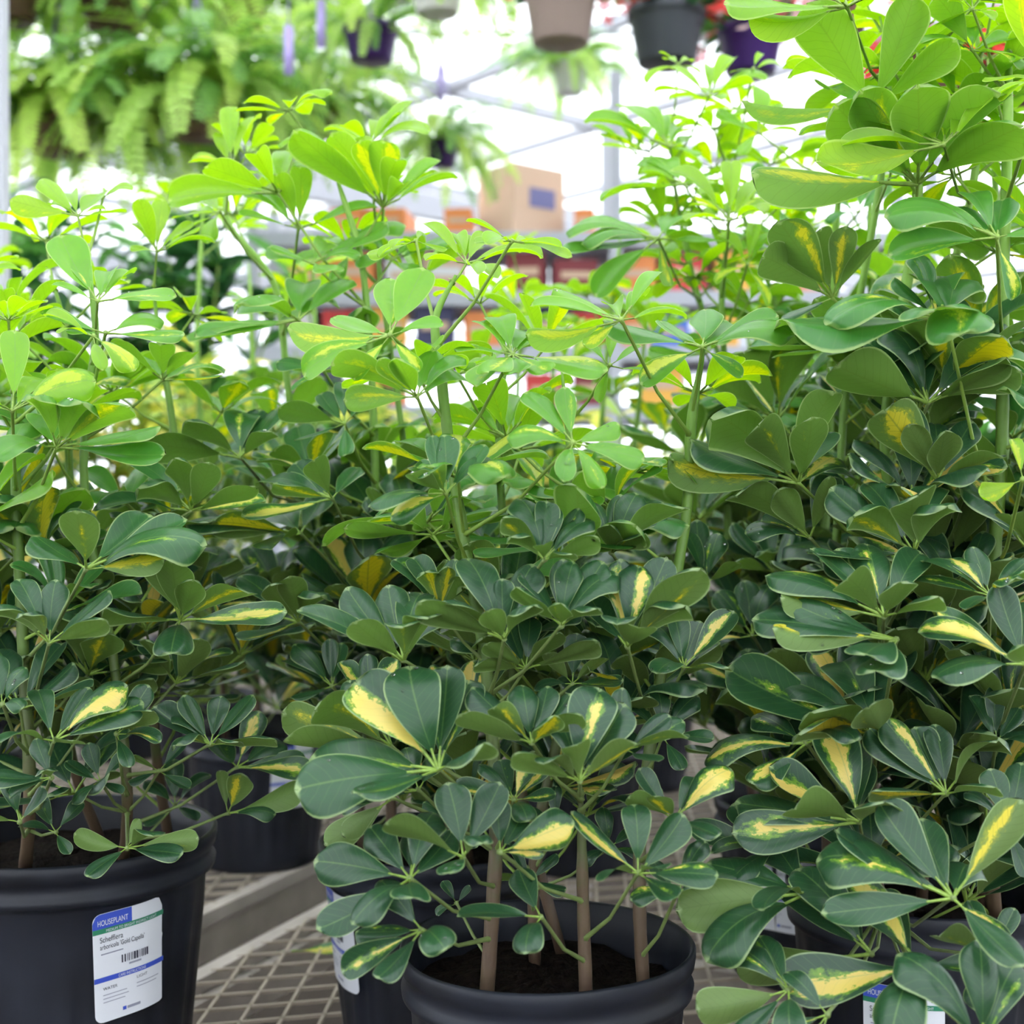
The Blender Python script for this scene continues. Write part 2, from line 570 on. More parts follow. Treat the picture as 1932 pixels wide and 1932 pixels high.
# ------------------------------------------------------------------ leaflets
def leaflet_mesh(seed, ratio, fold, curl, wave, roll, pet=.17, notch=.0):
    r = random.Random(seed)
    nu, nv = 6, 14
    # midrib curve
    xs, zs, th = [0.0], [0.0], curl * -.35
    ss = [1 - (1 - j / nv) ** 1.35 for j in range(nv + 1)]
    xs, zs = [pet], [0.0]
    side, sb = [0.0], r.uniform(-.25, .25)
    for j in range(1, nv + 1):
        ds = (ss[j] - ss[j - 1]) * (1 - pet)
        a = curl * .35 - curl * (ss[j] ** 1.3)
        xs.append(xs[-1] + math.cos(a) * ds)
        zs.append(zs[-1] + math.sin(a) * ds)
        side.append(sb * .25 * ss[j] ** 2)
    tw = r.uniform(-.35, .35)
    ph = r.uniform(0, 6)
    V, F, UVs = [], [], []
    for j in range(nv + 1):
        s = ss[j]
        w = ratio * (s ** .85) * max(0, 1 - s ** 3.4) ** .52 * 1.27
        w = max(w, .012 if j < nv else 0.012)
        a = curl * .35 - curl * (s ** 1.3)
        nx, nz = -math.sin(a), math.cos(a)
        for i in range(nu + 1):
            q = (i / nu * 2 - 1)
            y = q * w
            up = fold * w * (abs(q) ** 1.3) - roll * w * (abs(q) ** 4) * (.4 + s) + wave * math.sin(ph + s * 7 + (1.5 if q > 0 else 0)) * abs(q) ** 1.5
            yy = y * (1 - .25 * fold * abs(q))
            back = -notch * math.exp(-(q * 4) ** 2) * max(0, s - .9) * 10 * .05
            t = tw * s
            y2, u2 = yy * math.cos(t) - up * math.sin(t), yy * math.sin(t) + up * math.cos(t)
            # the tip is rounded: outer columns end a little earlier
            bx = -(abs(q) ** 2.2) * .03 * s ** 6 + back
            V.append(Vector((xs[j] + nx * u2 + bx, y2 + side[j], zs[j] + nz * u2)))
            UVs.append((i / nu, s))
    for j in range(nv):
        for i in range(nu):
            a = j * (nu + 1) + i
            F.append((a, a + nu + 1, a + nu + 2, a + 1))
    # chord along +X, unit length
    tip = V[nv * (nu + 1) + nu // 2].copy()
    ang = math.atan2(tip.z, tip.x)
    ang2 = math.atan2(tip.y, math.hypot(tip.x, tip.z))
    M = Matrix.Rotation(ang, 3, 'Y')
    M = Matrix.Rotation(-ang2, 3, 'Z') @ M
    k = 1 / tip.length
    V = [(M @ v) * k for v in V]
    mb = MB()
    mb.add(V, F, 0, UVs)
    base = (V[nu // 2] + V[nu // 2 + nu + 1]) / 2
    mb.tube([(0, 0, 0), base * .5 + Vector((0, 0, .004)), base], [.017, .014, .012], 5, 1, False)
    me = mb.mesh('leaflet', [LEAF, STALK])
    # face normals must point to +Z (the glossy side)
    if sum(p.normal.z * p.area for p in me.polygons if p.material_index == 0) < 0:
        me.flip_normals()
    return me


OLD, YOUNG = [], []
for k in range(26):
    r = random.Random(100 + k)
    OLD.append(leaflet_mesh(k, r.uniform(.25, .315), r.uniform(.08, .5), r.choice([.15, .4, .7, 1.0, 1.3, -.25]), r.uniform(0, .022), r.choice([0, .12, .3, .5]), r.uniform(.13, .2), 1))
for k in range(10):
    r = random.Random(300 + k)
    YOUNG.append(leaflet_mesh(50 + k, r.uniform(.20, .27), r.uniform(.15, .6), r.choice([.1, .35, .6, .9]), r.uniform(0, .016), 0, r.uniform(.14, .24), 1))


def mesh_np(me):
    v = np.empty(len(me.vertices) * 3, dtype=np.float64)
    me.vertices.foreach_get('co', v)
    uvs = np.empty(len(me.loops) * 2, dtype=np.float64)
    me.uv_layers[0].data.foreach_get('uv', uvs)
    li = np.empty(len(me.loops), dtype=np.int64)
    me.loops.foreach_get('vertex_index', li)
    uvv = np.zeros((len(me.vertices), 2))
    uvv[li] = uvs.reshape(-1, 2)
    return v.reshape(-1, 3), [tuple(p.vertices) for p in me.polygons], [p.material_index for p in me.polygons], uvv


NPC = {}


def np_of(me):
    if me.name not in NPC:
        NPC[me.name] = mesh_np(me)
    return NPC[me.name]


# ------------------------------------------------------------------ pots and labels
def pot_profile(R, H):
    rb = R * .80
    rw = R * .945
    return [(0.0, .004), (rb * .9, .004), (rb * .97, 0), (rb, .004), (rb * 1.005, .02), (rw * .985, H - .052), (rw, H - .047), (R * .985, H - .044), (R * .992, H - .037), (R * .965, H - .032),
            (R * .962, H - .022), (R * .992, H - .018), (R, H - .010), (R, H - .003), (R * .985, H), (R * .965, H - .002), (R * .955, H - .03), (R * .90, H - .06), (R * .88, H - .10)]


def wall_radius(R, H, z):
    return R * .80 * 1.005 + (R * .945 * .985 - R * .80 * 1.005) * (z - .02) / (H - .072)


def text_faces(s, size):
    cu = bpy.data.curves.new('t', 'FONT')
    cu.body = s
    cu.size = size
    o = bpy.data.objects.new('t', cu)
    COL.objects.link(o)
    dg = bpy.context.evaluated_depsgraph_get()
    me = o.evaluated_get(dg).to_mesh()
    v = [(p.co.x, p.co.y) for p in me.vertices]
    f = [tuple(p.vertices) for p in me.polygons]
    o.evaluated_get(dg).to_mesh_clear()
    bpy.data.objects.remove(o)
    bpy.data.curves.remove(cu)
    return v, f


TXT = {}


def label_mesh(R, H, az, ztop, W=.083, HT=.118, tilt=0.0, price=None, text=True):
    """sheet wrapped round the pot wall; print lies a hair above the paper"""
    mb = MB()

    def wrap(x, y, lift):
        x2 = x * math.cos(tilt) - y * math.sin(tilt)
        y2 = x * math.sin(tilt) + y * math.cos(tilt)
        z = ztop + y2
        r = wall_radius(R, H, z) + .0035 + lift + .0008 * math.sin(x * 90)
        a = az + x2 / r
        return (r * math.cos(a), r * math.sin(a), z)

    def rect(x0, x1, y0, y1, mi, lift, n=10, rc=0.0, corners=(1, 1, 1, 1)):
        V, F = [], []
        for i in range(n + 1):
            x = x0 + (x1 - x0) * i / n
            lo, hi = y0, y1
            if rc:
                dx = min(x - x0, x1 - x)
                left = (x - x0) < (x1 - x)
                if dx < rc:
                    q = rc - math.sqrt(max(0, rc * rc - (rc - dx) ** 2))
                    if corners[0 if left else 1]:
                        hi = y1 - q
                    if corners[2 if left else 3]:
                        lo = y0 + q
            V += [wrap(x, lo, lift), wrap(x, hi, lift)]
        for i in range(n):
            F.append((2 * i, 2 * i + 2, 2 * i + 3, 2 * i + 1))
        mb.add(V, F, mi)

    def text_at(s, x, y, size, mi, width=None):
        key = (s, size)
        if key not in TXT:
            TXT[key] = text_faces(s, size)
        v, f = TXT[key]
        if not v:
            return
        k = 1.0
        if width:
            k = width / max(p[0] for p in v)
        mb.add([wrap(x + p[0] * k, y + p[1], .0007) for p in v], f, mi)
    h = W / 2
    # paper: rounded corners need fine columns near the ends
    xs = [-h + W * (1 - math.cos(PI * i / 24)) / 2 for i in range(25)]
    V, F = [], []
    rc = .009
    for x in xs:
        dx = min(x + h, h - x)
        q = rc - math.sqrt(max(0, rc * rc - (rc - dx) ** 2)) if dx < rc else 0
        V += [wrap(x, -HT + q, 0), wrap(x, -q, 0)]
    for i in range(24):
        F.append((2 * i, 2 * i + 2, 2 * i + 3, 2 * i + 1))
    mb.add(V, F, 0)
    rect(-h, h * .02, -.016, -.0003, 1, .0004, 12, .009, (1, 0, 0, 0))
    rect(-h, h, -.0215, -.016, 2, .0004, 16)
    rect(-h, h, -.074, -.0685, 1, .0004, 16)
    if text:
        text_at('HOUSEPLANT', -h + .005, -.0128, .0085, 0, .033)
        text_at('MEDIUM TO BRIGHT INDIRECT LIGHT', -h + .014, -.0204, .0042, 0, .058)
        text_at('Schefflera', -h + .007, -.031, .0085, 3, .025)
        text_at("arboricola 'Gold Capella'", -h + .007, -.0385, .0075, 3, .049)
        rect(-h + .008, -h + .032, -.0445, -.0432, 4, .0004, 4)
        text_at('CARE INSTRUCTIONS', -h + .026, -.0728, .0045, 0, .031)
        text_at('WATER', -h + .009, -.083, .0046, 3)
        text_at('LIGHT', -h + .046, -.0805, .0046, 3)
        for q, wd in ((.088, .026), (.092, .028), (.096, .024)):
            rect(-h + .009, -h + .009 + wd, -q - .0009, -q, 4, .0004, 4)
        for q, wd in ((.0855, .028), (.0895, .025)):
            rect(-h + .046, -h + .046 + wd, -q - .0009, -q, 4, .0004, 4)
        rect(-h + .030, -h + .034, -.111, -.107, 1, .0004, 2)
        rect(-h + .035, -h + .050, -.1105, -.1075, 4, .0004, 3)
    x = -h + .030
    rb = random.Random(5)
    while x < -h + .060:
        wd = rb.choice([.0007, .001, .0016, .0022])
        rect(x, x + wd, -.0585, -.050, 3, .0004, 1)
        x += wd + rb.choice([.0007, .001, .0015])
    rect(-h + .038, -h + .052, -.0625, -.0605, 4, .0004, 3)
    if price:
        text_at(price, h * .2, -.0125, .013, 3)
    return mb.mesh('label', [PAPER, BLUE, GREEN, INK, GREYINK])


def make_pot(root, R, H, mats=POT, dent=0.004, soil=True):
    mb = MB()
    ph = random.uniform(0, 6)

    def rf(a, z, r):
        flute = .0018 * math.cos(a * 26) if .02 < z < H - .055 else 0
        return flute + (dent * math.sin(2 * a + ph) + dent * .5 * math.sin(3 * a + 1 + ph)) * (z / H) * (r / R) if r > .02 else 0
    prof = pot_profile(R, H)
    # more rings on the wall
    i = 4
    a, b = prof[i], prof[i + 1]
    prof = prof[:i + 1] + [(a[0] + (b[0] - a[0]) * t / 5, a[1] + (b[1] - a[1]) * t / 5) for t in range(1, 5)] + prof[i + 1:]
    mb.lathe(prof, 104, 0, rf)
    pot = mb.build('pot', mats, root)
    if soil:
        s = MB()
        rr = random.Random(3)
        zs = H - .045
        rad = R * .92
        V, F = [(0, 0, zs + .01)], []
        n, m_ = 30, 7
        for j in range(1, m_ + 1):
            for k in range(n):
                a = 2 * PI * k / n
                q = rad * j / m_
                V.append((q * math.cos(a), q * math.sin(a), zs + .012 * (1 - j / m_) + rr.uniform(-.004, .004)))
        for k in range(n):
            F.append((0, 1 + k, 1 + (k + 1) % n))
        for j in range(m_ - 1):
            for k in range(n):
                F.append((1 + j * n + k, 1 + (j + 1) * n + k, 1 + (j + 1) * n + (k + 1) % n, 1 + j * n + (k + 1) % n))
        s.add(V, F)
        s.build('soil', SOIL, root)
    return pot


# ------------------------------------------------------------------ schefflera plants
def catmull(pts, per=6):
    P = [pts[0] * 2 - pts[1]] + pts + [pts[-1] * 2 - pts[-2]]
    out = []
    for i in range(1, len(P) - 2):
        for k in range(per):
            t = k / per
            a, b, c, d = P[i - 1], P[i], P[i + 1], P[i + 2]
            out.append(.5 * ((2 * b) + (c - a) * t + (2 * a - 5 * b + 4 * c - d) * t * t + (3 * b - a - 3 * c + d) * t ** 3))
    out.append(P[-2])
    return out


DRNG = random.Random(77)
DROP_ME = MB().lathe([(0.001, -.1), (1, 0), (.93, .38), (.7, .7), (.38, .92), (0.001, 1)], 10).mesh('water_drop', DROP)
SPARSE = [(350, 620, 660, 1130, .55), (180, 780, 380, 1050, .35), (980, 520, 1300, 900, .45), (1330, 520, 1600, 780, .45), (1500, 850, 1932, 950, .2), (1560, 250, 1932, 620, .35), (740, 600, 980, 800, .35), (330, 380, 900, 640, .45)]
MANUAL_HUBS = []      # (px, py, depth) of the hand-placed leaves of all plants
CLEAR = [(380, 1690, 650, 1932), (640, 1800, 1290, 1932), (0, 1630, 395, 1932), (390, 1510, 600, 1660), (850, 40, 1120, 410), (640, 150, 1100, 180), (1290, 1740, 1480, 1932), (640, 1690, 760, 1932), (1560, 1830, 1690, 1932)]


class Plant:
    def __init__(self, label, X, Y, R, H, group='variegated scheffleras in black pots'):
        self.root = thing('schefflera_plant', label, 'plant', (X, Y, BTOP), group)
        self.base = self.root.location.copy()
        self.pot = make_pot(self.root, R, H)
        self.R, self.H = R, H
        self.stems, self.leaves, self.stem_objs = [], [], []
        self.top_z = BTOP + H - .04

    def label(self, az, zt, tilt=0.0, price=None):
        me = label_mesh(self.R, self.H, az, zt, tilt=tilt, price=price)
        o = link('label', me, self.pot)
        tag(o, 'white printed plant label with blue and green bands')
        return o

    def stem(self, pts, r0=.0085, r1=.0045):
        """world points from soil to tip"""
        P = catmull([Vector(p) for p in pts])
        ln = [0]
        for i in range(1, len(P)):
            ln.append(ln[-1] + (P[i] - P[i - 1]).length)
        rad = [(r0 + (r1 - r0) * l / ln[-1]) * (1 + .05 * math.sin(l * 150)) * min(1, .35 + (ln[-1] - l) / .11) for l in ln]
        mb = MB()
        mb.tube([p - self.base for p in P], rad, 9, 0, True, [min(1, l / .95) for l in ln])
        self.stem_objs.append(mb.build('stem', STEM, self.root))
        self.stems.append((P, ln, rad))
        return len(self.stems) - 1

    def stem_px(self, pts, r0=.0085, r1=.0045):
        return self.stem([at(*p) for p in pts], r0, r1)

    def node_for(self, hub, want_below):
        """a point on one of the stems to carry a leaf at hub"""
        best, bp_ = 1e9, None
        for si, (P, ln, rad) in enumerate(self.stems):
            for p, r in zip(P, rad):
                if p.z < self.top_z + .02:
                    continue
                h = math.hypot(p.x - hub.x, p.y - hub.y)
                dz = hub.z - p.z
                c = (p - hub).length + 1.2 * abs(dz - want_below - .35 * h) + (.3 if dz < 0 else 0)
                if c < best:
                    best, bp_ = c, p
        return bp_

    def leaf(self, hub, leaflets, node=None, prio=0.0):
        """leaflets: (direction, length, normal, age, yellow, young)"""
        if node is None:
            node = self.node_for(hub, .035)
        self.leaves.append((prio, hub, node, leaflets))

    def hand(self, hx, hy, D, tips, age=None, axis=None, node=None):
        hub = at(hx, hy, D)
        MANUAL_HUBS.append((hx, hy, D))
        if age is None:
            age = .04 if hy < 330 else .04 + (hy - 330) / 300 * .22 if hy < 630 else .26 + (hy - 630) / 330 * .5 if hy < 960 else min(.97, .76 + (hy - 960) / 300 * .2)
        T = []
        for t in tips:
            fl = t[2] if len(t) > 2 else ''
            T.append(((t[0] - hx) / FPX * D, -(t[1] - hy) / FPX * D, fl))
        lens = [math.hypot(a, b) for a, b, _ in T]
        Lw = max(lens)
        mx = sum(a for a, b, f in T) / len(T) / Lw
        my = sum(b for a, b, f in T) / len(T) / Lw
        if axis is None:
            axis = (mx * .55, .80 + my * .1, .42)
        ax = (RIGHT * axis[0] + UP * axis[1] - FWD * axis[2]).normalized()
        out = []
        for (a, b, f), lp in zip(T, lens):
            dep = 0.0
            L_ = lp * 1.02
            if 'b' in f or 'f' in f:
                L_ = max(lp * 1.05, Lw * .80)
                dep = math.sqrt(max(0, L_ * L_ - lp * lp)) * (1 if 'f' in f else -1)
            under = 'f' in f and b > .12 * lp
            if under:
                L_ = max(L_, lp * 1.14)
                dep = math.sqrt(max(0, L_ * L_ - lp * lp))
            d = (RIGHT * a + UP * b - FWD * dep).normalized()
            yv = 0.0
            if 'Y' in f:
                yv = random.uniform(.50, .74)
            elif 'y' in f:
                yv = random.uniform(.32, .5)
            elif random.random() < .18:
                yv = random.uniform(.15, .4)
            axu = (RIGHT * axis[0] + UP * .8 + FWD * random.uniform(.3, .75)) if under else ax
            if 't' in f or 'u' in f:
                axu = (UP * random.uniform(.3, .6) - FWD * .85) * (1 if 't' in f else -1)
            n = axu - d * axu.dot(d)
            if n.length < .05:
                n = UP - d * UP.dot(d)
            out.append((d, L_, n.normalized(), min(1, max(0, age + random.uniform(-.06, .06))), yv, age < .3 or 't' in f or 'u' in f))
        nd = None
        if node:
            q = at(*node)
            nd = min((p for st_ in self.stems for p in st_[0]), key=lambda p: (p - q).length)
        self.leaf(hub, out, nd, prio=-10 - Lw)

    def grow(self, si, start=.16, stop=None, spacing=.045, L=.095, plen=.11, skip=.0, seed=0, base_age=None, yellow=.22):
        """leaves up one stem"""
        P, ln, rad = self.stems[si]
        r = random.Random(seed)
        tot = ln[-1]
        s = start
        az = r.uniform(0, 6.28)
        while s < tot - .004:
            t = s / tot
            i = min(range(len(ln)), key=lambda q: abs(ln[q] - s))
            p = P[i]
            s += spacing * r.uniform(.75, 1.25) * (1 + 1.25 * min(1, max(0, (t - .35) / .3)) - .9 * t ** 6)
            az += 2.39996 + r.uniform(-.3, .3)
            el = math.radians(r.uniform(22, 48) + 22 * t ** 3)
            pl = plen * r.uniform(.7, 1.25) * (1 - .35 * t ** 3)
            d = Vector((math.cos(az) * math.cos(el), math.sin(az) * math.cos(el), math.sin(el)))
            hub = p + d * pl
            if r.random() < skip:
                continue
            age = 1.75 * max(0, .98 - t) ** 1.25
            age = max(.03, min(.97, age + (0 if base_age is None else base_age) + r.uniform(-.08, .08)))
            ax = (d * .45 + Vector((0, 0, .95))).normalized()
            n = r.choice([6, 7, 7, 8, 8, 9])
            cone = math.radians(r.uniform(42, 66) if age > .6 else r.uniform(58, 95))
            Lw = L * r.uniform(.78, 1.12) * (1 - .35 * max(0, t - .8) / .2)
            if not self.allowed(hub, Lw):
                continue
            self.leaf(hub, self.whorl(r, ax, n, cone, Lw, age, yellow), p, prio=(hub - CAM).length)

    def whorl(self, r, ax, n, cone, Lw, age, yellow=.22):
        e1 = ax.orthogonal().normalized()
        e2 = ax.cross(e1)
        ph = r.uniform(0, 6.28)
        out = []
        for k in range(n):
            a = ph + 2 * PI * k / n + r.uniform(-.15, .15)
            c = cone + r.uniform(-.16, .16)
            d = (ax * math.cos(c) + (e1 * math.cos(a) + e2 * math.sin(a)) * math.sin(c)).normalized()
            nn = ax - d * ax.dot(d)
            yv = r.uniform(.25, .85) if r.random() < yellow * 1.4 else 0
            out.append((d, Lw * r.uniform(.78, 1.1), nn.normalized(), age, yv, age < .3))
        return out

    def allowed(self, hub, Lw):
        x, y, D = project(hub)
        m = Lw / D * FPX * .75
        c = m * .6
        for (x0, y0, x1, y1) in CLEAR:
            if x0 - c < x < x1 + c and y0 - c < y < y1 + c:
                return False
        for (x0, y0, x1, y1, q) in SPARSE:
            if x0 < x < x1 and y0 < y < y1 and DRNG.random() < q:
                return False
        for (hx, hy, hd) in MANUAL_HUBS:
            if D < hd + .02 and math.hypot(x - hx, y - hy) < m * 1.25:
                return False
        return True

    def finish(self, budget=300):
        """build leaf stalks with their leaflets; those past the budget joined as one mass"""
        self.leaves.sort(key=lambda l: l[0])
        n = 0
        rest = []
        for prio, hub, node, lf in self.leaves:
            x, y, D = project(hub)
            seen = -120 < x < 2050 and -120 < y < 2050
            if n + len(lf) > budget or not seen:
                rest.append((hub, node, lf))
                continue
            n += len(lf)
            mb = self.stalk_mb(hub, node, node)
            st = mb.build('leaf_stalk', STALK if lf[0][3] < .75 else STALK_OLD, self.root, node - self.base)
            for d, L_, nn, age, yv, young in lf:
                me = random.choice(YOUNG if young and random.random() < .8 else OLD)
                o = link('leaflet', me, st)
                yax = nn.cross(d).normalized()
                zax = d.cross(yax)
                M = Matrix((d, yax, zax)).transposed().to_4x4()
                o.matrix_basis = Matrix.Translation(hub - node) @ M @ Matrix.Diagonal((L_, L_ * random.uniform(.88, 1.1), L_, 1))
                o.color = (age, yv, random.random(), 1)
                if prio < 0 and .2 < age < .9 and DRNG.random() < .16:
                    for _ in range(DRNG.randrange(2, 5)):
                        j, i = DRNG.randrange(5, 13), DRNG.randrange(1, 6)
                        vert = me.vertices[j * 7 + i]
                        nv_ = (M.to_3x3() @ vert.normal).normalized()
                        w_ = link('water_drop', DROP_ME, st, o.matrix_basis @ vert.co)
                        w_.rotation_euler = nv_.to_track_quat('Z', 'Y').to_euler()
                        q = DRNG.uniform(.0009, .0021)
                        w_.scale = (q, q, q * .7)
        if rest:
            V, F, MI, UVV, TT = [], [], [], [], []
            off = 0
            for hub, node, lf in rest:
                sb = self.stalk_mb(hub, node, self.base)
                V.append(np.array([tuple(v) for v in sb.v]))
                F += [tuple(i + off for i in f) for f in sb.f]
                MI += [1] * len(sb.f)
                UVV.append(np.zeros((len(sb.v), 2)))
                TT.append(np.zeros((len(sb.v), 3)))
                off += len(sb.v)
                for d, L_, nn, age, yv, young in lf:
                    me = random.choice(YOUNG if young else OLD)
                    v, f, mi, uv = np_of(me)
                    yax = nn.cross(d).normalized()
                    zax = d.cross(yax)
                    R3 = np.array([tuple(d), tuple(yax), tuple(zax)]) * L_
                    V.append(v @ R3 + np.array(tuple(hub - self.base)))
                    F += [tuple(i + off for i in q) for q in f]
                    MI += mi
                    UVV.append(uv)
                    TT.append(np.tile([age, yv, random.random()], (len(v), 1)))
                    off += len(v)
            me = bpy.data.meshes.new('foliage')
            me.from_pydata(np.concatenate(V).tolist(), [], F)
            me.materials.append(LEAF_MASS)
            me.materials.append(STALK)
            me.polygons.foreach_set('material_index', MI)
            me.polygons.foreach_set('use_smooth', [True] * len(F))
            uvl = me.uv_layers.new(name='UVMap')
            idx = np.empty(len(me.loops), dtype=np.int32)
            me.loops.foreach_get('vertex_index', idx)
            uvl.data.foreach_set('uv', np.concatenate(UVV).astype(np.float32)[idx].ravel())
            at_ = me.attributes.new('tint', 'FLOAT_COLOR', 'POINT')
            tt = np.concatenate(TT)
            at_.data.foreach_set('color', np.concatenate([tt, np.ones((len(tt), 1))], 1).astype(np.float32).ravel())
            me.update()
            o = link('foliage', me, self.root)
            o['kind'] = 'stuff'

    def stalk_mb(self, hub, node, origin):
        d = hub - node
        L_ = d.length
        mid = node + d * .5 + Vector((0, 0, -.06 * L_))
        a = node - origin
        mb = MB()
        r = .00135 + .0004 * min(.15, L_) / .15
        mb.tube([a, a + (mid - node) * .12, mid - origin, hub - origin - d * .03, hub - origin + d.normalized() * .002], [r * 2.6, r * 1.35, r, r * .95, r * 1.6], 6)
        return mb


# ---- large black pot at the left edge
PA = Plant('schefflera in the large black pot at the left edge, label facing forward', -.513, 1.50, .172, .305)
PA.label(math.radians(-46), .252, math.radians(4))
PA.root['group'] = 'variegated scheffleras in black pots'
sz = PA.top_z - .01


def st(P, dx, dy, pts, r0=.0085, r1=.0045):
    r0, r1 = r0 * .76, r1 * .80
    return P.stem([P.base + Vector((dx, dy, P.H - .05))] + [at(*p) for p in pts], r0, r1)


st(PA, -.02, -.06, [(56, 1500, 1.36), (45, 1250, 1.36), (33, 1000, 1.36), (27, 800, 1.36), (24, 730, 1.36)], .0095, .006)
st(PA, .075, -.02, [(240, 1500, 1.40), (215, 1250, 1.41), (165, 980, 1.42), (160, 800, 1.43), (180, 640, 1.44), (172, 540, 1.45), (165, 470, 1.46)])
st(PA, .03, .07, [(130, 1400, 1.5), (135, 1100, 1.52), (130, 850, 1.54), (120, 620, 1.56), (95, 520, 1.58)])
st(PA, -.10, .03, [(-60, 1400, 1.45), (-80, 1000, 1.46), (-70, 640, 1.47)])
st(PA, .11, .06, [(290, 1350, 1.52), (320, 1100, 1.55), (330, 850, 1.57), (300, 640, 1.6), (290, 540, 1.6)])
H = PA.hand
H(147, 408, 1.46, [(25, 379, 'uy'), (75, 375, 'b'), (68, 331, 'b'), (110, 350, 'b'), (161, 348, 'b'), (197, 397), (215, 385, 'b')], .05, None, (156, 500, 1.46))
H(296, 475, 1.58, [(248, 381, 'b'), (298, 372, 'b'), (277, 389, 'f'), (248, 466), (356, 416, 'b'), (373, 430), (400, 459), (246, 416, 'b')], .04)
H(195, 372, 1.5, [(160, 395), (215, 345, 'b'), (245, 352, 'b'), (190, 350, 'b')], .05, None, (172, 480, 1.46))
H(184, 569, 1.36, [(99, 437, 'b'), (122, 480, 'bY'), (178, 497, 'b'), (224, 499, 'b'), (267, 540, 'b'), (325, 561, 'y'), (101, 540)], .25)
H(199, 629, 1.34, [(340, 631, 'y'), (83, 590), (128, 623), (290, 600, 'b')], .35)
H(176, 635, 1.28, [(207, 702, 'f'), (261, 702, 'fY'), (88, 598), (140, 640, 'f')], .08)
H(23, 776, 1.24, [(172, 722, 'tY'), (157, 705, 'b'), (-30, 735, 'f'), (50, 712, 'b'), (8, 622, 'b'), (-60, 760)], .14)
H(107, 844, 1.26, [(190, 772, 'f'), (267, 777, 'fy'), (37, 774, 'b'), (110, 765, 'f'), (292, 807), (302, 857), (47, 876, 'f')], .45)
H(163, 1074, 1.22, [(113, 967, 'b'), (190, 968, 'f'), (303, 1057, 'uY'), (332, 984, 'b'), (377, 1034, 'y'), (33, 1014, 'b'), (250, 975, 'b')], .8)
H(340, 1171, 1.30, [(307, 1047, 'f'), (350, 1058, 'f'), (392, 1090, 'f'), (484, 1117, 'fy'), (530, 1154, 'Y'), (233, 1141, 'f'), (360, 1217, 'f')], .85)
H(93, 1214, 1.20, [(5, 1145, 'f'), (78, 1155, 'fy'), (217, 1164, 'f'), (190, 1120, 'b'), (93, 1100, 'b'), (20, 1100, 'b')], .9)
H(360, 964, 1.42, [(353, 873, 'f'), (413, 878, 'f'), (492, 920, 'f'), (494, 946, 'Y'), (240, 874), (198, 964, 'f'), (293, 925, 'f')], .72)
H(102, 1398, 1.20, [(43, 1316, 'b'), (40, 1385, 'f'), (137, 1312, 'b'), (222, 1305, 'bY'), (251, 1336, 'by'), (173, 1378, 'f')], .9)
H(220, 1385, 1.24, [(308, 1395, 'fy'), (257, 1437, 'f'), (300, 1335, 'f'), (270, 1300, 'b')], .92)
H(397, 1405, 1.30, [(283, 1341, 'b'), (340, 1319, 'b'), (400, 1326, 'b'), (468, 1319, 'b'), (465, 1386, 'f'), (528, 1383, 'f'), (358, 1390, 'f'), (318, 1361, 'b')], .92, None, (250, 1460, 1.4))
H(240, 1600, 1.25, [(145, 1574, 'u'), (263, 1548, 'u'), (307, 1562, 'f'), (368, 1583, 'u'), (350, 1602, 'f'), (195, 1628, 'f')], .9, None, (236, 1640, 1.36))
H(447, 1448, 1.42, [(482, 1350, 'bY'), (568, 1445, 'bY'), (582, 1457, 'Y'), (393, 1418, 'b'), (522, 1419, 'b')], .9, None, (293, 1556, 1.44))
H(430, 1535, 1.40, [(415, 1458, 'u'), (562, 1487, 'u'), (515, 1538), (470, 1450, 'fY')], .9, None, (300, 1625, 1.42))
H(97, 1468, 1.22, [(0, 1458, 'f'), (60, 1400, 'b'), (110, 1440, 'f'), (30, 1500, 'f')], .9)
H(37, 1551, 1.22, [(10, 1466, 'b'), (70, 1490, 'b'), (-40, 1520, 'f')], .9)
H(5, 1330, 1.2, [(-60, 1290, 'b'), (-20, 1240, 'b'), (40, 1265, 'b'), (60, 1330, 'f'), (-30, 1380, 'f')], .9)
H(300, 1455, 1.36, [(362, 1482, 'f'), (262, 1420, 'f'), (345, 1400, 'b'), (250, 1470, 'f')], .93)
H(190, 1475, 1.32, [(118, 1442, 'b'), (160, 1408, 'b'), (232, 1430, 'b'), (150, 1508, 'f'), (240, 1490, 'f')], .93)
H(105, 1570, 1.32, [(60, 1505, 'b'), (150, 1520, 'b'), (145, 1600, 'f'), (40, 1560)], .93)
H(330, 1520, 1.5, [(270, 1480, 'b'), (320, 1440, 'b'), (390, 1470, 'b'), (380, 1540, 'f'), (280, 1550, 'f')], .95)

# ---- centre front pot
PD = Plant('schefflera in the black pot at the front centre with three bare stems', .033, 1.28, .140, .25)
st(PD, .035, -.085, [(1100, 1700, 1.20), (1097, 1560, 1.20), (1095, 1485, 1.20)], .0088, .0062)
st(PD, -.058, -.075, [(930, 1700, 1.21), (936, 1560, 1.22), (930, 1400, 1.24), (912, 1220, 1.25), (880, 1040, 1.26), (850, 860, 1.27), (830, 690, 1.27), (822, 600, 1.27), (860, 520, 1.28)], .0095, .006)
st(PD, .09, -.065, [(1206, 1690, 1.22), (1215, 1500, 1.26), (1255, 1220, 1.30), (1296, 960, 1.32), (1304, 800, 1.32), (1322, 690, 1.32), (1328, 655, 1.32)], .0085, .0065)
st(PD, -.01, .05, [(1010, 1600, 1.33), (1060, 1350, 1.34), (1075, 1150, 1.34), (1070, 1000, 1.35), (1075, 850, 1.36), (1060, 700, 1.38)])
st(PD, .02, .09, [(985, 1500, 1.38), (965, 1200, 1.39), (948, 980, 1.40), (942, 800, 1.42), (960, 640, 1.44)])
H = PD.hand
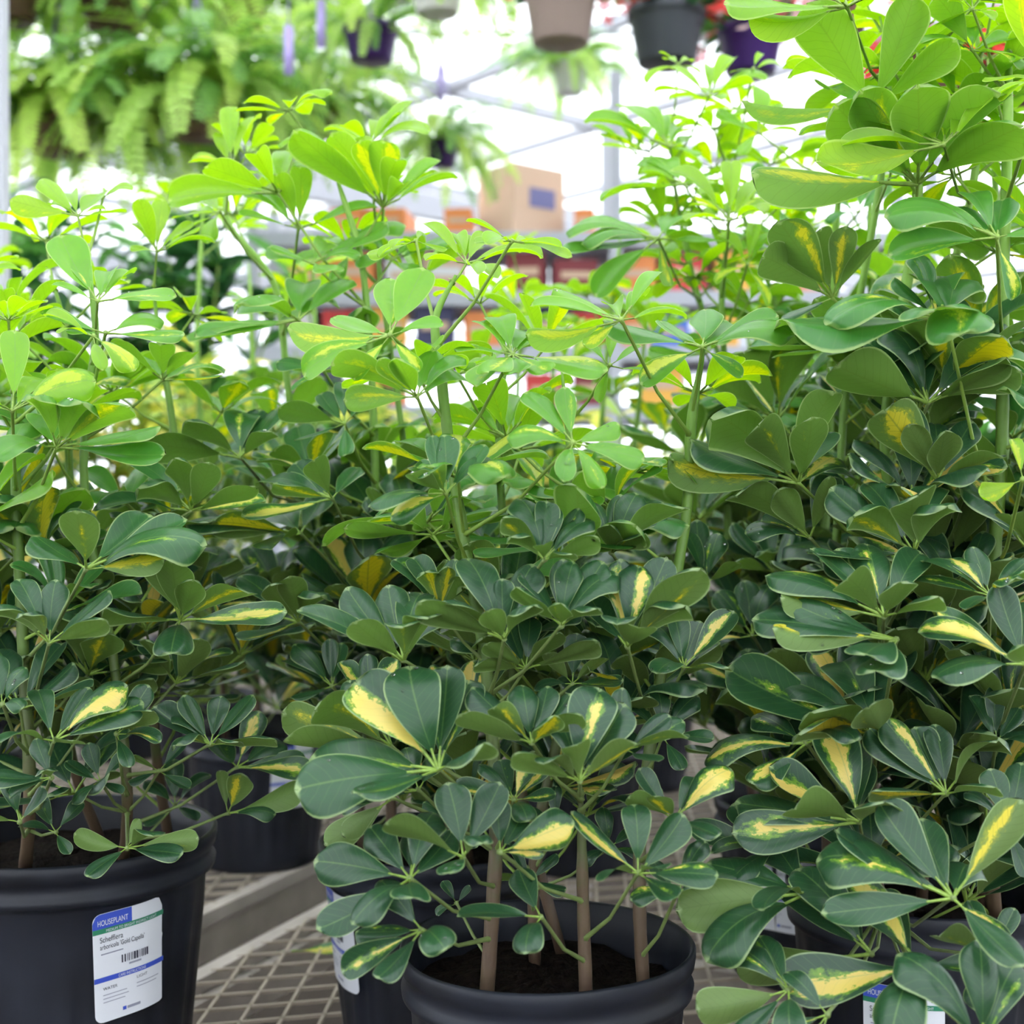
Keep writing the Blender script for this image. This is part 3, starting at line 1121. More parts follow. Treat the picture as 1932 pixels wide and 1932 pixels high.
H(827, 1453, 1.10, [(668, 1302, 'bY'), (770, 1272, 'b'), (840, 1271, 'b'), (879, 1306, 'b'), (913, 1375, 'f'), (692, 1464, 'f'), (583, 1446, 'by'), (579, 1473, 'f')], .9, (-.25, .7, .6), (915, 1500, 1.22))
H(762, 1247, 1.16, [(570, 1158), (687, 1165, 'f'), (651, 1116, 'b'), (724, 1114, 'b'), (787, 1132, 'b'), (816, 1158, 'f'), (774, 1172, 'f'), (828, 1170)], .9, None, (880, 1330, 1.24))
H(831, 1154, 1.22, [(743, 1061, 'b'), (807, 1079, 'fY'), (846, 1069, 'fY'), (892, 1090, 'f'), (777, 1057, 'b'), (857, 1059, 'b')], .85)
H(951, 1207, 1.15, [(800, 1133, 'f'), (834, 1136, 'fy'), (881, 1062, 'b'), (924, 1145, 'f'), (1002, 1139, 'f'), (1005, 1072, 'b'), (947, 1098), (984, 1115, 'b')], .9)
H(1059, 1181, 1.15, [(976, 1106, 'f'), (986, 1086, 'b'), (1064, 1060, 'b'), (1084, 1066, 'b'), (1138, 1065, 'b'), (1166, 1090, 'b'), (1054, 1132, 'fy'), (1118, 1144, 'f')], .88)
H(1184, 1221, 1.16, [(1176, 1062, 'bY'), (1121, 1133, 'b'), (1208, 1075, 'bY'), (1262, 1059, 'b'), (1302, 1073, 'f'), (1278, 1140, 'f'), (1153, 1169, 'f'), (1191, 1172, 'f')], .9)
H(1027, 1057, 1.16, [(980, 945, 'b'), (1031, 949, 'b'), (1046, 955, 'b'), (1092, 962, 'b'), (1118, 986, 'b'), (1122, 1014, 'f'), (951, 981, 'fy'), (966, 1014, 'f'), (1024, 1027, 'f'), (1075, 1043, 'f')], .85)
H(1154, 1044, 1.22, [(1121, 950, 'b'), (1174, 936, 'b'), (1204, 935, 'b'), (1255, 955, 'b'), (1276, 963, 'f'), (1143, 990, 'f'), (1172, 990, 'fy'), (1205, 1006, 'fy')], .85)
H(841, 931, 1.16, [(814, 822, 'b'), (836, 822, 'b'), (777, 880, 'b'), (784, 897, 'f'), (912, 840, 'b'), (926, 870, 'b'), (743, 977, 'tY'), (705, 957, 'fy'), (817, 900, 'fy')], .72)
H(1081, 836, 1.14, [(993, 740, 'b'), (1067, 730, 'b'), (963, 827, 'y'), (1060, 909, 'fy'), (1133, 919, 'fy'), (1209, 865), (1168, 797, 'b')], .36, (.05, .7, .6))
H(787, 749, 1.18, [(642, 700, 'fy'), (656, 756, 'uY'), (727, 689, 'f'), (812, 655, 'b'), (872, 675, 'b'), (874, 711, 'b'), (760, 690, 'f')], .38)
H(736, 633, 1.17, [(729, 514, 'b'), (794, 501, 'b'), (621, 588, 'b'), (553, 620, 'uY'), (582, 706, 'ty'), (672, 713, 'tY'), (789, 697, 'tY'), (832, 614)], .27, (-.05, .66, .65), (835, 700, 1.27))
H(967, 669, 1.22, [(862, 660), (902, 597, 'b'), (937, 590, 'b'), (980, 612, 'b'), (1004, 637, 'b'), (1033, 712, 'fy'), (1136, 705, 'fY'), (926, 714, 'fY'), (977, 716, 'f'), (903, 738, 'fy')], .32, None, (880, 850, 1.27))
H(880, 497, 1.30, [(859, 427, 'b'), (800, 416, 'b'), (862, 429, 'b'), (914, 426, 'b'), (810, 508, 'f'), (1018, 497, 'f'), (938, 540, 'f'), (980, 470, 'b'), (904, 536, 'f')], .0)
H(966, 455, 1.22, [(920, 476, 'f'), (883, 419), (1056, 467), (1073, 484), (1000, 440, 'b'), (900, 470, 'f')], .03, None, (848, 655, 1.27))
H(785, 455, 1.3, [(697, 478), (720, 490, 'f'), (745, 480, 'f'), (840, 470), (800, 430, 'b')], .02, None, (826, 610, 1.27))
H(1172, 604, 1.20, [(1051, 538, 'b'), (1010, 580), (1002, 628, 'uY'), (1104, 648, 'uY'), (1165, 558, 'b'), (1228, 542, 'b'), (1252, 507, 'b'), (1290, 602)], .24, None, (1300, 830, 1.32))
H(1325, 655, 1.25, [(1148, 606), (1215, 722, 'tY'), (1397, 708, 'ty'), (1347, 568, 'b'), (1386, 588, 'b'), (1462, 600), (1483, 640, 'f'), (1260, 590, 'b')], .45)
H(1150, 690, 1.3, [(1100, 640, 'b'), (1160, 625, 'b'), (1210, 650, 'b'), (1100, 710, 'f'), (1240, 720, 'Y'), (1130, 760, 'f')], .25)
H(1004, 1403, 1.11, [(873, 1338, 'f'), (893, 1306, 'b'), (933, 1330, 'fy'), (987, 1306, 'b'), (1041, 1337, 'fY'), (1075, 1317, 'b'), (1092, 1342, 'f'), (1034, 1306, 'b')], .92)
H(1094, 1475, 1.09, [(973, 1411, 'f'), (1024, 1424, 'f'), (1084, 1390, 'f'), (1192, 1395, 'fy'), (1134, 1313, 'by'), (1053, 1370, 'b'), (1180, 1340, 'b')], .92, None, (1096, 1500, 1.2))
H(1181, 1415, 1.13, [(1150, 1327, 'b'), (1177, 1306, 'b'), (1286, 1384, 'fy'), (1265, 1357, 'b'), (1292, 1369, 'b'), (1230, 1420, 'f')], .92, None, (1102, 1530, 1.2))
H(969, 1510, 1.15, [(906, 1450, 'b'), (944, 1446, 'b'), (1005, 1437, 'bY'), (1032, 1450, 'bY'), (860, 1491, 'Y'), (1045, 1498, 'y'), (994, 1530, 'f')], .93)
H(874, 1618, 1.08, [(740, 1537, 'f'), (843, 1490, 'b'), (942, 1490, 'b'), (912, 1566, 'f'), (853, 1613, 'f')], .93, None, (925, 1670, 1.21))
H(944, 1608, 1.09, [(1022, 1612, 'tY'), (1076, 1554, 'tY'), (931, 1527, 'b'), (985, 1560, 'b')], .93, None, (1095, 1712, 1.2))
H(774, 1658, 1.08, [(590, 1642, 'b'), (612, 1732, 'f'), (690, 1587, 'b'), (768, 1586, 'b'), (812, 1563, 'b'), (846, 1597, 'b'), (680, 1710, 'f'), (790, 1650, 'f')], .93, (-.2, .6, .7), (922, 1755, 1.2))
H(796, 1755, 1.07, [(653, 1830, 'tY'), (724, 1810, 'f'), (714, 1684, 'b'), (846, 1752, 'f'), (670, 1771, 'by')], .93, None, (918, 1790, 1.2))
H(1021, 1731, 1.10, [(870, 1716, 'f'), (980, 1667, 'b'), (992, 1760, 'f')], .95, None, (1088, 1835, 1.2))
H(1204, 1648, 1.09, [(1083, 1547, 'bY'), (1201, 1536, 'b'), (1133, 1633, 'f'), (1238, 1610, 'f'), (1292, 1549, 'b'), (1262, 1660, 'f'), (1343, 1640, 'fy')], .93, None, (1104, 1760, 1.2))
H(1277, 1688, 1.12, [(1190, 1690, 'fy'), (1240, 1640, 'b'), (1345, 1660, 'b'), (1335, 1600, 'b')], .93, None, (1206, 1800, 1.21))
H(1274, 1545, 1.14, [(1183, 1495, 'f'), (1227, 1486, 'fY'), (1211, 1459, 'b'), (1330, 1490, 'b'), (1385, 1465, 'bY'), (1340, 1555, 'f')], .93)
H(790, 1491, 1.17, [(648, 1492, 'f'), (670, 1482, 'f'), (760, 1430, 'b'), (830, 1440, 'b')], .93)
H(741, 1506, 1.15, [(619, 1590, 'u'), (650, 1572, 'u'), (690, 1450, 'b'), (640, 1530, 'b')], .93, None, (930, 1560, 1.22))
H(740, 1410, 1.2, [(544, 1347, 'uY'), (611, 1331, 'fy'), (700, 1330, 'bY'), (560, 1380, 'f'), (650, 1300, 'b')], .9)
H(992, 1262, 1.2, [(920, 1210, 'f'), (960, 1180, 'b'), (1050, 1190, 'f'), (1120, 1205, 'f'), (1000, 1170, 'b'), (900, 1250, 'f')], .9)
H(1290, 1260, 1.22, [(1330, 1180, 'b'), (1240, 1190, 'b'), (1360, 1250, 'fy'), (1280, 1170, 'b'), (1390, 1160, 'bY'), (1230, 1260, 'f')], .92)
H(1080, 1290, 1.22, [(1030, 1230, 'f'), (1090, 1200, 'b'), (1140, 1240, 'f'), (1170, 1280, 'f'), (1010, 1300, 'f')], .92)
H(1250, 1390, 1.24, [(1170, 1330, 'b'), (1240, 1300, 'b'), (1320, 1320, 'b'), (1340, 1390, 'f'), (1280, 1440, 'f')], .93)
H(700, 1330, 1.28, [(640, 1255, 'bY'), (690, 1240, 'b'), (745, 1250, 'bY'), (630, 1310, 'b'), (765, 1310, 'f')], .92)
H(1000, 1662, 1.28, [(925, 1642, 'f'), (960, 1600, 'b'), (1050, 1618, 'b'), (1065, 1672, 'f')], .95)
H(862, 1705, 1.24, [(835, 1668, 'b'), (885, 1675, 'b'), (825, 1722, 'f')], .95)
H(1150, 1600, 1.3, [(1090, 1560, 'b'), (1140, 1530, 'b'), (1200, 1560, 'b'), (1215, 1610, 'f'), (1100, 1625, 'f')], .95)
H(860, 1560, 1.3, [(800, 1520, 'b'), (850, 1490, 'b'), (905, 1520, 'b'), (800, 1575, 'f'), (900, 1590, 'f')], .95)
H(1050, 1560, 1.3, [(990, 1530, 'b'), (1050, 1490, 'b'), (1100, 1540, 'f'), (1000, 1590, 'f')], .95)

# ---- pot behind the centre pot
PC = Plant('tall schefflera in the black pot directly behind the front centre pot', -.10, 1.67, .140, .25)
PC.label(math.radians(-152), .20)
st(PC, -.05, -.03, [(735, 1300, 1.63), (714, 1050, 1.63), (704, 780, 1.63), (692, 580, 1.63), (676, 465, 1.63), (640, 350, 1.63), (625, 290, 1.63)], .0095, .0045)
st(PC, .05, 0, [(800, 1200, 1.68), (770, 900, 1.70), (735, 650, 1.70), (715, 500, 1.70), (725, 395, 1.70)], .008, .004)
st(PC, -.09, .03, [(650, 1250, 1.75), (570, 950, 1.78), (542, 720, 1.80), (525, 565, 1.80), (495, 500, 1.80), (430, 420, 1.80), (428, 330, 1.80)], .0095, .005)
st(PC, .02, .09, [(820, 1200, 1.8), (840, 900, 1.83), (835, 650, 1.85)])
H = PC.hand
H(697, 273, 1.66, [(616, 249), (705, 209, 'b'), (748, 206, 'b'), (771, 181, 'b'), (806, 250), (660, 262, 'f'), (640, 240, 'b')], .02, None, (715, 480, 1.7))
H(723, 390, 1.62, [(577, 279, 'f'), (637, 279, 'fy'), (692, 302, 'fY'), (735, 302, 'fY'), (755, 279, 'b'), (824, 294, 'b'), (857, 340), (772, 383, 'f'), (760, 340, 'f')], .2)
H(622, 273, 1.62, [(530, 277), (547, 291, 'f'), (609, 296, 'f'), (571, 306, 'f'), (700, 262, 'y')], .06)
H(434, 315, 1.74, [(426, 193, 'b'), (402, 238, 'b'), (484, 213, 'b'), (364, 304, 'Y'), (378, 327, 'f')], .04)
H(524, 364, 1.60, [(328, 380, 'ty'), (388, 340, 'b'), (469, 295, 'b'), (537, 256, 'b'), (577, 277, 'b'), (418, 346, 'f'), (514, 333, 'f')], .12, None, (680, 585, 1.63))
H(563, 431, 1.64, [(577, 336, 'f'), (464, 355, 'b'), (468, 421, 'f'), (702, 382, 'b'), (537, 355, 'f')], .25, None, (545, 640, 1.8))
H(415, 400, 1.70, [(328, 413), (336, 467, 'f'), (405, 467, 'f'), (360, 395, 'b'), (380, 360, 'b')], .12)
H(589, 497, 1.60, [(515, 465), (497, 452, 'b'), (602, 437, 'b'), (720, 412, 'b'), (676, 485), (640, 530, 'f')], .33)
H(563, 604, 1.55, [(362, 634), (388, 643, 'f'), (445, 567, 'b'), (532, 561, 'b'), (599, 548, 'b'), (645, 512, 'b'), (555, 514, 'b'), (480, 600, 'f')], .42)
H(660, 480, 1.7, [(560, 500), (600, 440, 'b'), (700, 440, 'b'), (760, 430), (640, 540, 'f')], .35)
H(740, 490, 1.66, [(665, 430, 'b'), (790, 430, 'b'), (850, 450), (690, 520, 'f'), (800, 530, 'f')], .35)
H(453, 864, 1.5, [(296, 845, 'f'), (370, 803, 'f'), (443, 775, 'b'), (474, 769, 'b'), (508, 769, 'b'), (528, 822, 'f')], .78, None, (565, 960, 1.78))
H(627, 941, 1.45, [(486, 911, 'b'), (533, 915, 'fY'), (547, 872, 'b'), (472, 972, 'fY'), (610, 875, 'f'), (660, 880, 'b')], .78)
H(567, 1007, 1.5, [(371, 991, 'f'), (422, 985, 'fY'), (500, 960, 'b'), (540, 1033, 'f'), (590, 930, 'b')], .82)
H(563, 1174, 1.45, [(398, 1157, 'bY'), (472, 1196, 'fY'), (530, 1100, 'f'), (563, 1085, 'f'), (446, 1092, 'b'), (482, 1137, 'b'), (620, 1120, 'f')], .88)
H(627, 1295, 1.45, [(552, 1222, 'b'), (533, 1252, 'by'), (618, 1210, 'b'), (640, 1219, 'b'), (560, 1310, 'f'), (690, 1260, 'f')], .9)
H(650, 800, 1.5, [(540, 775, 'f'), (600, 740, 'b'), (640, 720, 'b'), (700, 750, 'b'), (660, 860, 'f'), (560, 830)], .7)
H(610, 700, 1.5, [(520, 680, 'b'), (575, 650, 'b'), (640, 650, 'b'), (560, 740, 'f'), (690, 700)], .62)

# ---- second-row right pot
PE = Plant('schefflera in the black pot right of centre, its label half hidden by leaves', .429, 1.90, .140, .25)
PE.label(math.radians(-118), .205, 0, '  99')
st(PE, -.08, -.05, [(1390, 1300, 1.85), (1372, 950, 1.85), (1368, 720, 1.85), (1362, 560, 1.85), (1375, 430, 1.85)], .010, .005)
st(PE, .0, -.08, [(1540, 1300, 1.82), (1562, 900, 1.82), (1570, 650, 1.82), (1576, 450, 1.82), (1590, 300, 1.82)], .011, .006)
st(PE, .06, .05, [(1480, 1200, 1.95), (1440, 900, 1.96), (1330, 600, 1.98), (1285, 420, 2.0), (1265, 290, 2.0)])
st(PE, -.04, .08, [(1560, 1100, 2.0), (1500, 700, 2.02), (1400, 400, 2.05), (1345, 240, 2.05)])
st(PE, .10, .03, [(1660, 1200, 1.95), (1665, 800, 1.95), (1640, 500, 1.95), (1650, 260, 1.95)])
H = PE.hand
H(1376, 417, 1.7, [(1385, 298, 'b'), (1447, 338, 'b'), (1490, 403), (1273, 314, 'b'), (1286, 433, 'f'), (1420, 430, 'f')], .02)
H(1241, 450, 1.65, [(1105, 461), (1146, 406, 'b'), (1066, 472), (1079, 431, 'b'), (1129, 554, 't'), (1265, 535, 'uY'), (1365, 440, 'b'), (1300, 400, 'b')], .42, None, (1310, 560, 1.98))
H(1338, 182, 1.9, [(1240, 165, 'b'), (1270, 120, 'b'), (1351, 111, 'b'), (1389, 102, 'b'), (1443, 147), (1348, 215, 'f'), (1260, 200, 'f'), (1410, 170, 'f')], .06)
H(1421, 130, 1.9, [(1476, 120, 'b'), (1379, 137), (1440, 95, 'b'), (1400, 160, 'f')], .05, None, (1400, 330, 2.05))
H(1280, 120, 1.95, [(1245, 100), (1262, 95, 'b'), (1310, 100, 'b'), (1220, 165, 'f'), (1320, 140)], .04, None, (1270, 300, 2.0))
H(1264, 277, 1.85, [(1174, 192, 'b'), (1110, 234), (1251, 195, 'b'), (1215, 190, 'b'), (1330, 230, 'b'), (1320, 290), (1290, 210, 'b')], .2)
H(1290, 348, 1.8, [(1135, 392, 'f'), (1207, 296, 'b'), (1254, 283, 'b'), (1212, 330), (1340, 300, 'b'), (1190, 370, 'f')], .25)
H(1410, 500, 1.72, [(1360, 440, 'b'), (1430, 420, 'b'), (1460, 440, 'b'), (1350, 540, 'fY'), (1440, 580, 'fY'), (1480, 500)], .12)
H(1430, 250, 1.85, [(1360, 200, 'b'), (1480, 190, 'b'), (1500, 250), (1390, 300, 'f'), (1440, 160, 'b')], .2)
H(1470, 390, 1.85, [(1440, 300, 'b'), (1530, 330, 'b'), (1540, 400), (1480, 450, 'f'), (1400, 350, 'b')], .45)
H(1620, 400, 1.8, [(1560, 350, 'b'), (1640, 330, 'b'), (1680, 330, 'b'), (1690, 400), (1560, 420)], .5)
H(1200, 290, 1.95, [(1120, 240), (1160, 210, 'b'), (1230, 230, 'b'), (1260, 330, 'f')], .2, None, (1268, 320, 2.0))
H(1460, 1080, 1.6, [(1390, 990, 'b'), (1450, 985, 'b'), (1500, 1000, 'b'), (1380, 1060, 'f'), (1430, 1040, 'f')], .88)
H(1420, 1200, 1.55, [(1360, 1120, 'b'), (1410, 1100, 'b'), (1460, 1110, 'b'), (1350, 1190, 'f'), (1480, 1180, 'f'), (1330, 1230, 'bY')], .92)
H(1330, 1100, 1.45, [(1290, 1000, 'b'), (1320, 985, 'b'), (1360, 1010, 'by'), (1290, 1070, 'f'), (1380, 1060, 'f')], .85)

# ---- right pot
PF = Plant('big schefflera at the right whose leaves cover its black pot and price label', .452, 1.48, .140, .25)
PF.label(math.radians(-112), .175, 0, '$   9')
st(PF, -.05, -.08, [(1640, 1560, 1.38), (1660, 1300, 1.39), (1680, 1000, 1.40), (1672, 800, 1.40), (1700, 600, 1.41), (1728, 430, 1.42), (1732, 350, 1.42), (1742, 180, 1.42), (1728, -20, 1.43), (1715, -120, 1.43)], .010, .0065)
st(PF, .07, -.06, [(1860, 1500, 1.36), (1862, 1300, 1.36), (1876, 1050, 1.36), (1890, 850, 1.36), (1893, 560, 1.36), (1900, 300, 1.37), (1905, 60, 1.38)], .0115, .006)
st(PF, .02, .04, [(1750, 1300, 1.5), (1740, 1000, 1.52), (1735, 750, 1.53), (1830, 380, 1.50), (1850, 170, 1.5), (1838, 20, 1.5)], .009, .005)
st(PF, -.09, .03, [(1560, 1300, 1.52), (1580, 1000, 1.54), (1600, 700, 1.55), (1660, 350, 1.52), (1680, 150, 1.52), (1660, 30, 1.5)])
st(PF, .09, .05, [(1880, 1200, 1.56), (1900, 800, 1.58), (1880, 400, 1.6), (1870, 150, 1.6)])
H = PF.hand
H(1780, 273, 1.24, [(1656, 188, 'bY'), (1755, 205, 'b'), (1832, 171, 'by'), (1887, 165, 'b'), (1917, 176), (1553, 302, 'uy'), (1600, 268, 'b')], .06, None, (1828, 383, 1.49))
H(1731, 347, 1.32, [(1436, 328, 'uY'), (1553, 238, 'f'), (1590, 220, 'fy'), (1671, 230, 'f'), (1810, 248, 'f'), (1850, 300, 'f'), (1700, 220, 'b')], .45)
H(1645, 205, 1.34, [(1414, 190, 'uy'), (1499, 58, 'f'), (1692, 35, 'f'), (1760, 120, 'f'), (1600, 120, 'b')], .38)
H(1598, 13, 1.26, [(1421, 28, 'u'), (1516, 55, 'f'), (1379, 6), (1600, -110, 'b'), (1700, -70, 'b'), (1510, -90, 'b'), (1690, 25, 'f')], .14, None, (1678, 168, 1.5))
H(1835, 95, 1.36, [(1744, 66, 'b'), (1746, 22, 'f'), (1794, 80), (1932, 124), (1919, 62, 'b'), (1880, 140, 'fY'), (1850, 30, 'b')], .3)
H(1835, 18, 1.32, [(1852, 62, 'f'), (1900, 33), (1790, 5), (1830, -80, 'b'), (1900, -50, 'b'), (1770, -50, 'b')], .12)
H(1960, 150, 1.22, [(1893, 0, 'fY'), (1910, 110, 'b'), (1990, 30, 'b'), (1890, 190)], .03)
H(1881, 448, 1.20, [(1734, 366, 'b'), (1829, 364, 'b'), (1870, 340, 'b'), (1936, 350, 'b'), (1680, 413), (1686, 482, 'ty'), (1907, 560, 'tY'), (1980, 420)], .5, (-.1, .75, .5))
H(1765, 597, 1.30, [(1737, 478, 'by'), (1700, 520, 'b'), (1800, 520, 'b')], .6)
H(1785, 600, 1.24, [(1840, 500, 'b'), (1884, 518, 'b'), (1870, 607), (1690, 620, 'f'), (1545, 628, 'fy'), (1463, 618, 'f'), (1730, 665, 'fy')], .6, None, (1866, 990, 1.37))
H(1571, 563, 1.40, [(1454, 442, 'fy'), (1535, 450, 'f'), (1579, 446, 'fY'), (1427, 504, 'f'), (1640, 470, 'f'), (1480, 600)], .78)
H(1506, 911, 1.30, [(1329, 803, 'f'), (1410, 815, 'fy'), (1495, 802, 'f'), (1549, 755, 'f'), (1313, 833), (1276, 867, 'uY'), (1577, 812, 'bY'), (1607, 857, 'bY')], .8, None, (1650, 1050, 1.4))
H(1528, 1015, 1.34, [(1376, 941, 'f'), (1455, 928, 'f'), (1546, 905, 'f'), (1583, 902, 'b'), (1412, 1008), (1440, 985, 'y')], .88)
H(1751, 761, 1.30, [(1654, 642, 'b'), (1690, 618, 'b'), (1890, 642, 'b'), (1609, 694, 'bY'), (1857, 688, 'f'), (1890, 711, 'f'), (1556, 704, 'f'), (1760, 640, 'b')], .82, None, (1690, 925, 1.4))
H(1768, 907, 1.29, [(1646, 786, 'fY'), (1695, 809, 'f'), (1704, 762, 'by'), (1789, 799, 'b'), (1748, 822, 'f'), (1847, 795, 'b'), (1850, 870, 'f')], .88)
H(1725, 1044, 1.24, [(1586, 924, 'b'), (1593, 977, 'fy'), (1516, 1043, 'fy'), (1658, 915, 'b'), (1694, 940, 'f'), (1738, 960, 'f'), (1793, 922, 'b')], .86)
H(1668, 1164, 1.18, [(1466, 1094, 'by'), (1545, 1042, 'b'), (1608, 1042, 'b'), (1665, 1035, 'b'), (1484, 1128, 'uY'), (1570, 1090, 'f'), (1652, 1092, 'f'), (1717, 1116, 'f'), (1762, 1050, 'b')], .86)
H(1691, 1207, 1.15, [(1443, 1177, 'b'), (1471, 1185, 'uY'), (1517, 1145, 'b'), (1590, 1216, 'f'), (1604, 1243, 'f'), (1560, 1210, 'b')], .88)
H(1868, 1124, 1.18, [(1754, 1063, 'b'), (1737, 1101, 'b'), (1815, 1059, 'bY'), (1857, 1036, 'b'), (1875, 1089, 'fY'), (1900, 1073, 'f'), (1797, 1145, 'f'), (1950, 1060, 'b')], .84)
H(1935, 1254, 1.14, [(1790, 1155, 'bY'), (1743, 1197, 'Y'), (1906, 1109, 'b'), (1747, 1272, 'f'), (1880, 1203, 'f'), (1990, 1150, 'b')], .86)
H(1658, 1385, 1.22, [(1494, 1314, 'b'), (1500, 1322, 'f'), (1585, 1306, 'f'), (1395, 1275, 'by'), (1480, 1362, 'fY'), (1690, 1290, 'b'), (1640, 1280, 'b')], .93)
H(1621, 1551, 1.17, [(1469, 1460, 'bY'), (1587, 1396, 'bY'), (1407, 1531, 'b'), (1480, 1504, 'f'), (1394, 1572, 'tY'), (1621, 1478, 'f'), (1637, 1434, 'b'), (1660, 1460, 'b')], .93)
H(1521, 1403, 1.22, [(1345, 1449, 'bY'), (1407, 1460, 'fY'), (1579, 1376, 'f'), (1450, 1370, 'b')], .93)
H(1785, 1498, 1.18, [(1657, 1383, 'b'), (1687, 1370, 'bY'), (1751, 1387, 'b'), (1788, 1383, 'b'), (1853, 1390, 'f'), (1624, 1475, 'fY'), (1830, 1460, 'f')], .94)
H(1798, 1695, 1.08, [(1680, 1533, 'b'), (1600, 1588, 'b'), (1567, 1648, 'by'), (1563, 1723, 't'), (1788, 1583, 'b'), (1923, 1519, 'uY'), (1863, 1763, 'f'), (1893, 1783, 'tY'), (1883, 1680, 'b')], .94)
H(1735, 1821, 1.10, [(1483, 1852, 'tY'), (1637, 1890, 'f'), (1857, 1821), (1630, 1718, 'bY'), (1700, 1740, 'b')], .94)
H(1645, 1800, 1.13, [(1400, 1816, 'u'), (1509, 1717, 'b'), (1527, 1670, 'b'), (1600, 1740, 'b')], .95)
H(1526, 1685, 1.15, [(1289, 1715, 'u'), (1350, 1648, 'b'), (1413, 1672, 'f'), (1330, 1787, 'f'), (1480, 1620, 'b')], .94, None, (1640, 1650, 1.38))
H(1488, 1868, 1.08, [(1323, 1902, 'u'), (1380, 1938, 'f'), (1420, 1836, 'b'), (1455, 1806, 'by'), (1470, 1930, 'f')], .94)
H(1561, 1915, 1.06, [(1433, 1945, 'fY'), (1480, 1990, 'fY'), (1520, 1990, 'f'), (1500, 1860, 'b')], .94)
H(1870, 1808, 1.12, [(1750, 1745, 'fy'), (1930, 1730, 'b'), (1850, 1720, 'b'), (1820, 1880, 'f')], .94)
H(1855, 1975, 1.04, [(1716, 1829, 'b'), (1868, 1799, 'b'), (1936, 1840, 'by'), (1760, 1960, 'f')], .94)
H(1470, 1600, 1.2, [(1310, 1570, 'b'), (1340, 1600, 'f'), (1400, 1540, 'bY'), (1370, 1640, 'f'), (1450, 1530, 'b')], .93)
H(1930, 905, 1.15, [(1852, 930, 'uy'), (1990, 880), (1920, 830, 'bY')], .08)
H(1880, 1400, 1.25, [(1932, 1340, 'b'), (1840, 1320, 'b'), (1890, 1300, 'b'), (1932, 1400, 'f'), (1820, 1380, 'f')], .92)
H(1900, 1560, 1.16, [(1880, 1460, 'b'), (1940, 1450, 'b'), (1840, 1510, 'b'), (1960, 1560, 'f'), (1920, 1640, 'f')], .93)

# ---- plants grown on the stems: filling
for P, L_, seeds, s0 in ((PA, .094, 10, .07), (PD, .095, 20, .09), (PC, .102, 30, .04), (PE, .108, 40, .04), (PF, .110, 50, .03)):
    for k in range(len(P.stems)):
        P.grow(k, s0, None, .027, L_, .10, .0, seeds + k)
    P.finish()

# ---- more scheffleras further back, partly hidden
BACK = [
    ('schefflera in a black pot with a white label on the far bench behind the gap', -.475, 2.48, 1.02, .62, 60, True),
    ('schefflera reaching in past the right edge behind the big right plant', .98, 2.15, 1.30, .62, 70, False),
    ('schefflera in the back row between the centre and right plants', .12, 2.45, .92, .62, 80, False),
    ('schefflera on the far bench at the left edge behind the large pot', -.98, 2.25, .98, .62, 90, False),
    ('back-row schefflera behind the right of centre pot', .62, 2.75, 1.12, .62, 95, False),
]
for lb, X, Y, ht, sp, sd, lab in BACK:
    P = Plant(lb, X, Y, .140, .25)
    if lab:
        P.label(math.radians(-52), .235)
    r = random.Random(sd)
    for k in range(4):
        a = k * PI / 2 + r.uniform(-.4, .4)
        q = Vector((math.cos(a), math.sin(a), 0))
        hh = ht * r.uniform(.8, 1.05)
        b = P.base + q * .06
        P.stem([b + Vector((0, 0, .2)), b + q * .02 + Vector((0, 0, .2 + hh * .35)), b + q * .05 + Vector((0, 0, .2 + hh * .7)), b + q * .06 + Vector((r.uniform(-.03, .03), 0, .2 + hh))], .007, .004)
        P.grow(k, .05, None, .036, .105, .11, 0, sd + k)
    P.finish(260)

# ------------------------------------------------------------------ fallen leaf on the mesh
p = at(600, 1788, 1.97)
fo = link('fallen_leaf', OLD[3], None, (p.x - .04, p.y, BTOP + .004))
fo.rotation_euler = (.1, .05, .3)
fo.scale = (.085, .085, .085)
fo.color = (.75, .75, .42, 1)
tag(fo, 'fallen green and yellow leaf lying on the metal mesh', 'leaf')

# ------------------------------------------------------------------ background leaf and frond meshes
def simple_leaf(mats, ratio=.2, curl=.6, n=5, fold=.3):
    V, F = [], []
    x = z = 0.0
    for j in range(n + 1):
        s = j / n
        w = max(.004, ratio * math.sin(PI * min(1, s * .92 + .06)) ** .8)
        a = .35 * curl - curl * s
        V += [(x, -w, z + fold * w), (x, 0, z), (x, w, z + fold * w)]
        x += math.cos(a) / n
        z += math.sin(a) / n
    for j in range(n):
        for i in range(2):
            a = j * 3 + i
            F.append((a, a + 3, a + 4, a + 1))
    return MB().add(V, F).mesh('leaf', mats)


def frond_mesh(seed, m):
    r = random.Random(seed)
    mb = MB()
    n = 26
    el0, el1 = r.uniform(.6, 1.2), r.uniform(-1.75, -1.1)
    P = [Vector((0, 0, 0))]
    T = []
    for j in range(n):
        a = el0 + (el1 - el0) * (j / n) ** .8
        T.append(Vector((math.cos(a), 0, math.sin(a))))
        P.append(P[-1] + T[-1] / n)
    mb.tube([P[0], P[n // 2], P[n]], [.008, .005, .002], 3, 0, False)
    for j in range(2, n):
        s = j / n
        w = .078 * math.sin(PI * (s * .93 + .05)) ** .6 + .012
        t = T[j]
        up = Vector((-t.z, 0, t.x))
        for sd in (-1, 1):
            o = P[j]
            d = (Vector((0, sd, 0)) + t * .35 - up * r.uniform(0, .35)).normalized()
            h = t * (.38 / n)
            mb.add([o - h * .8, o + d * w * .6 - h, o + d * w, o + d * w * .6 + h, o + h * .8], [(0, 1, 2, 3, 4)])
    return mb.mesh('frond', m, False)


FRONDS = [frond_mesh(k, FERN[k % 3]) for k in range(9)]


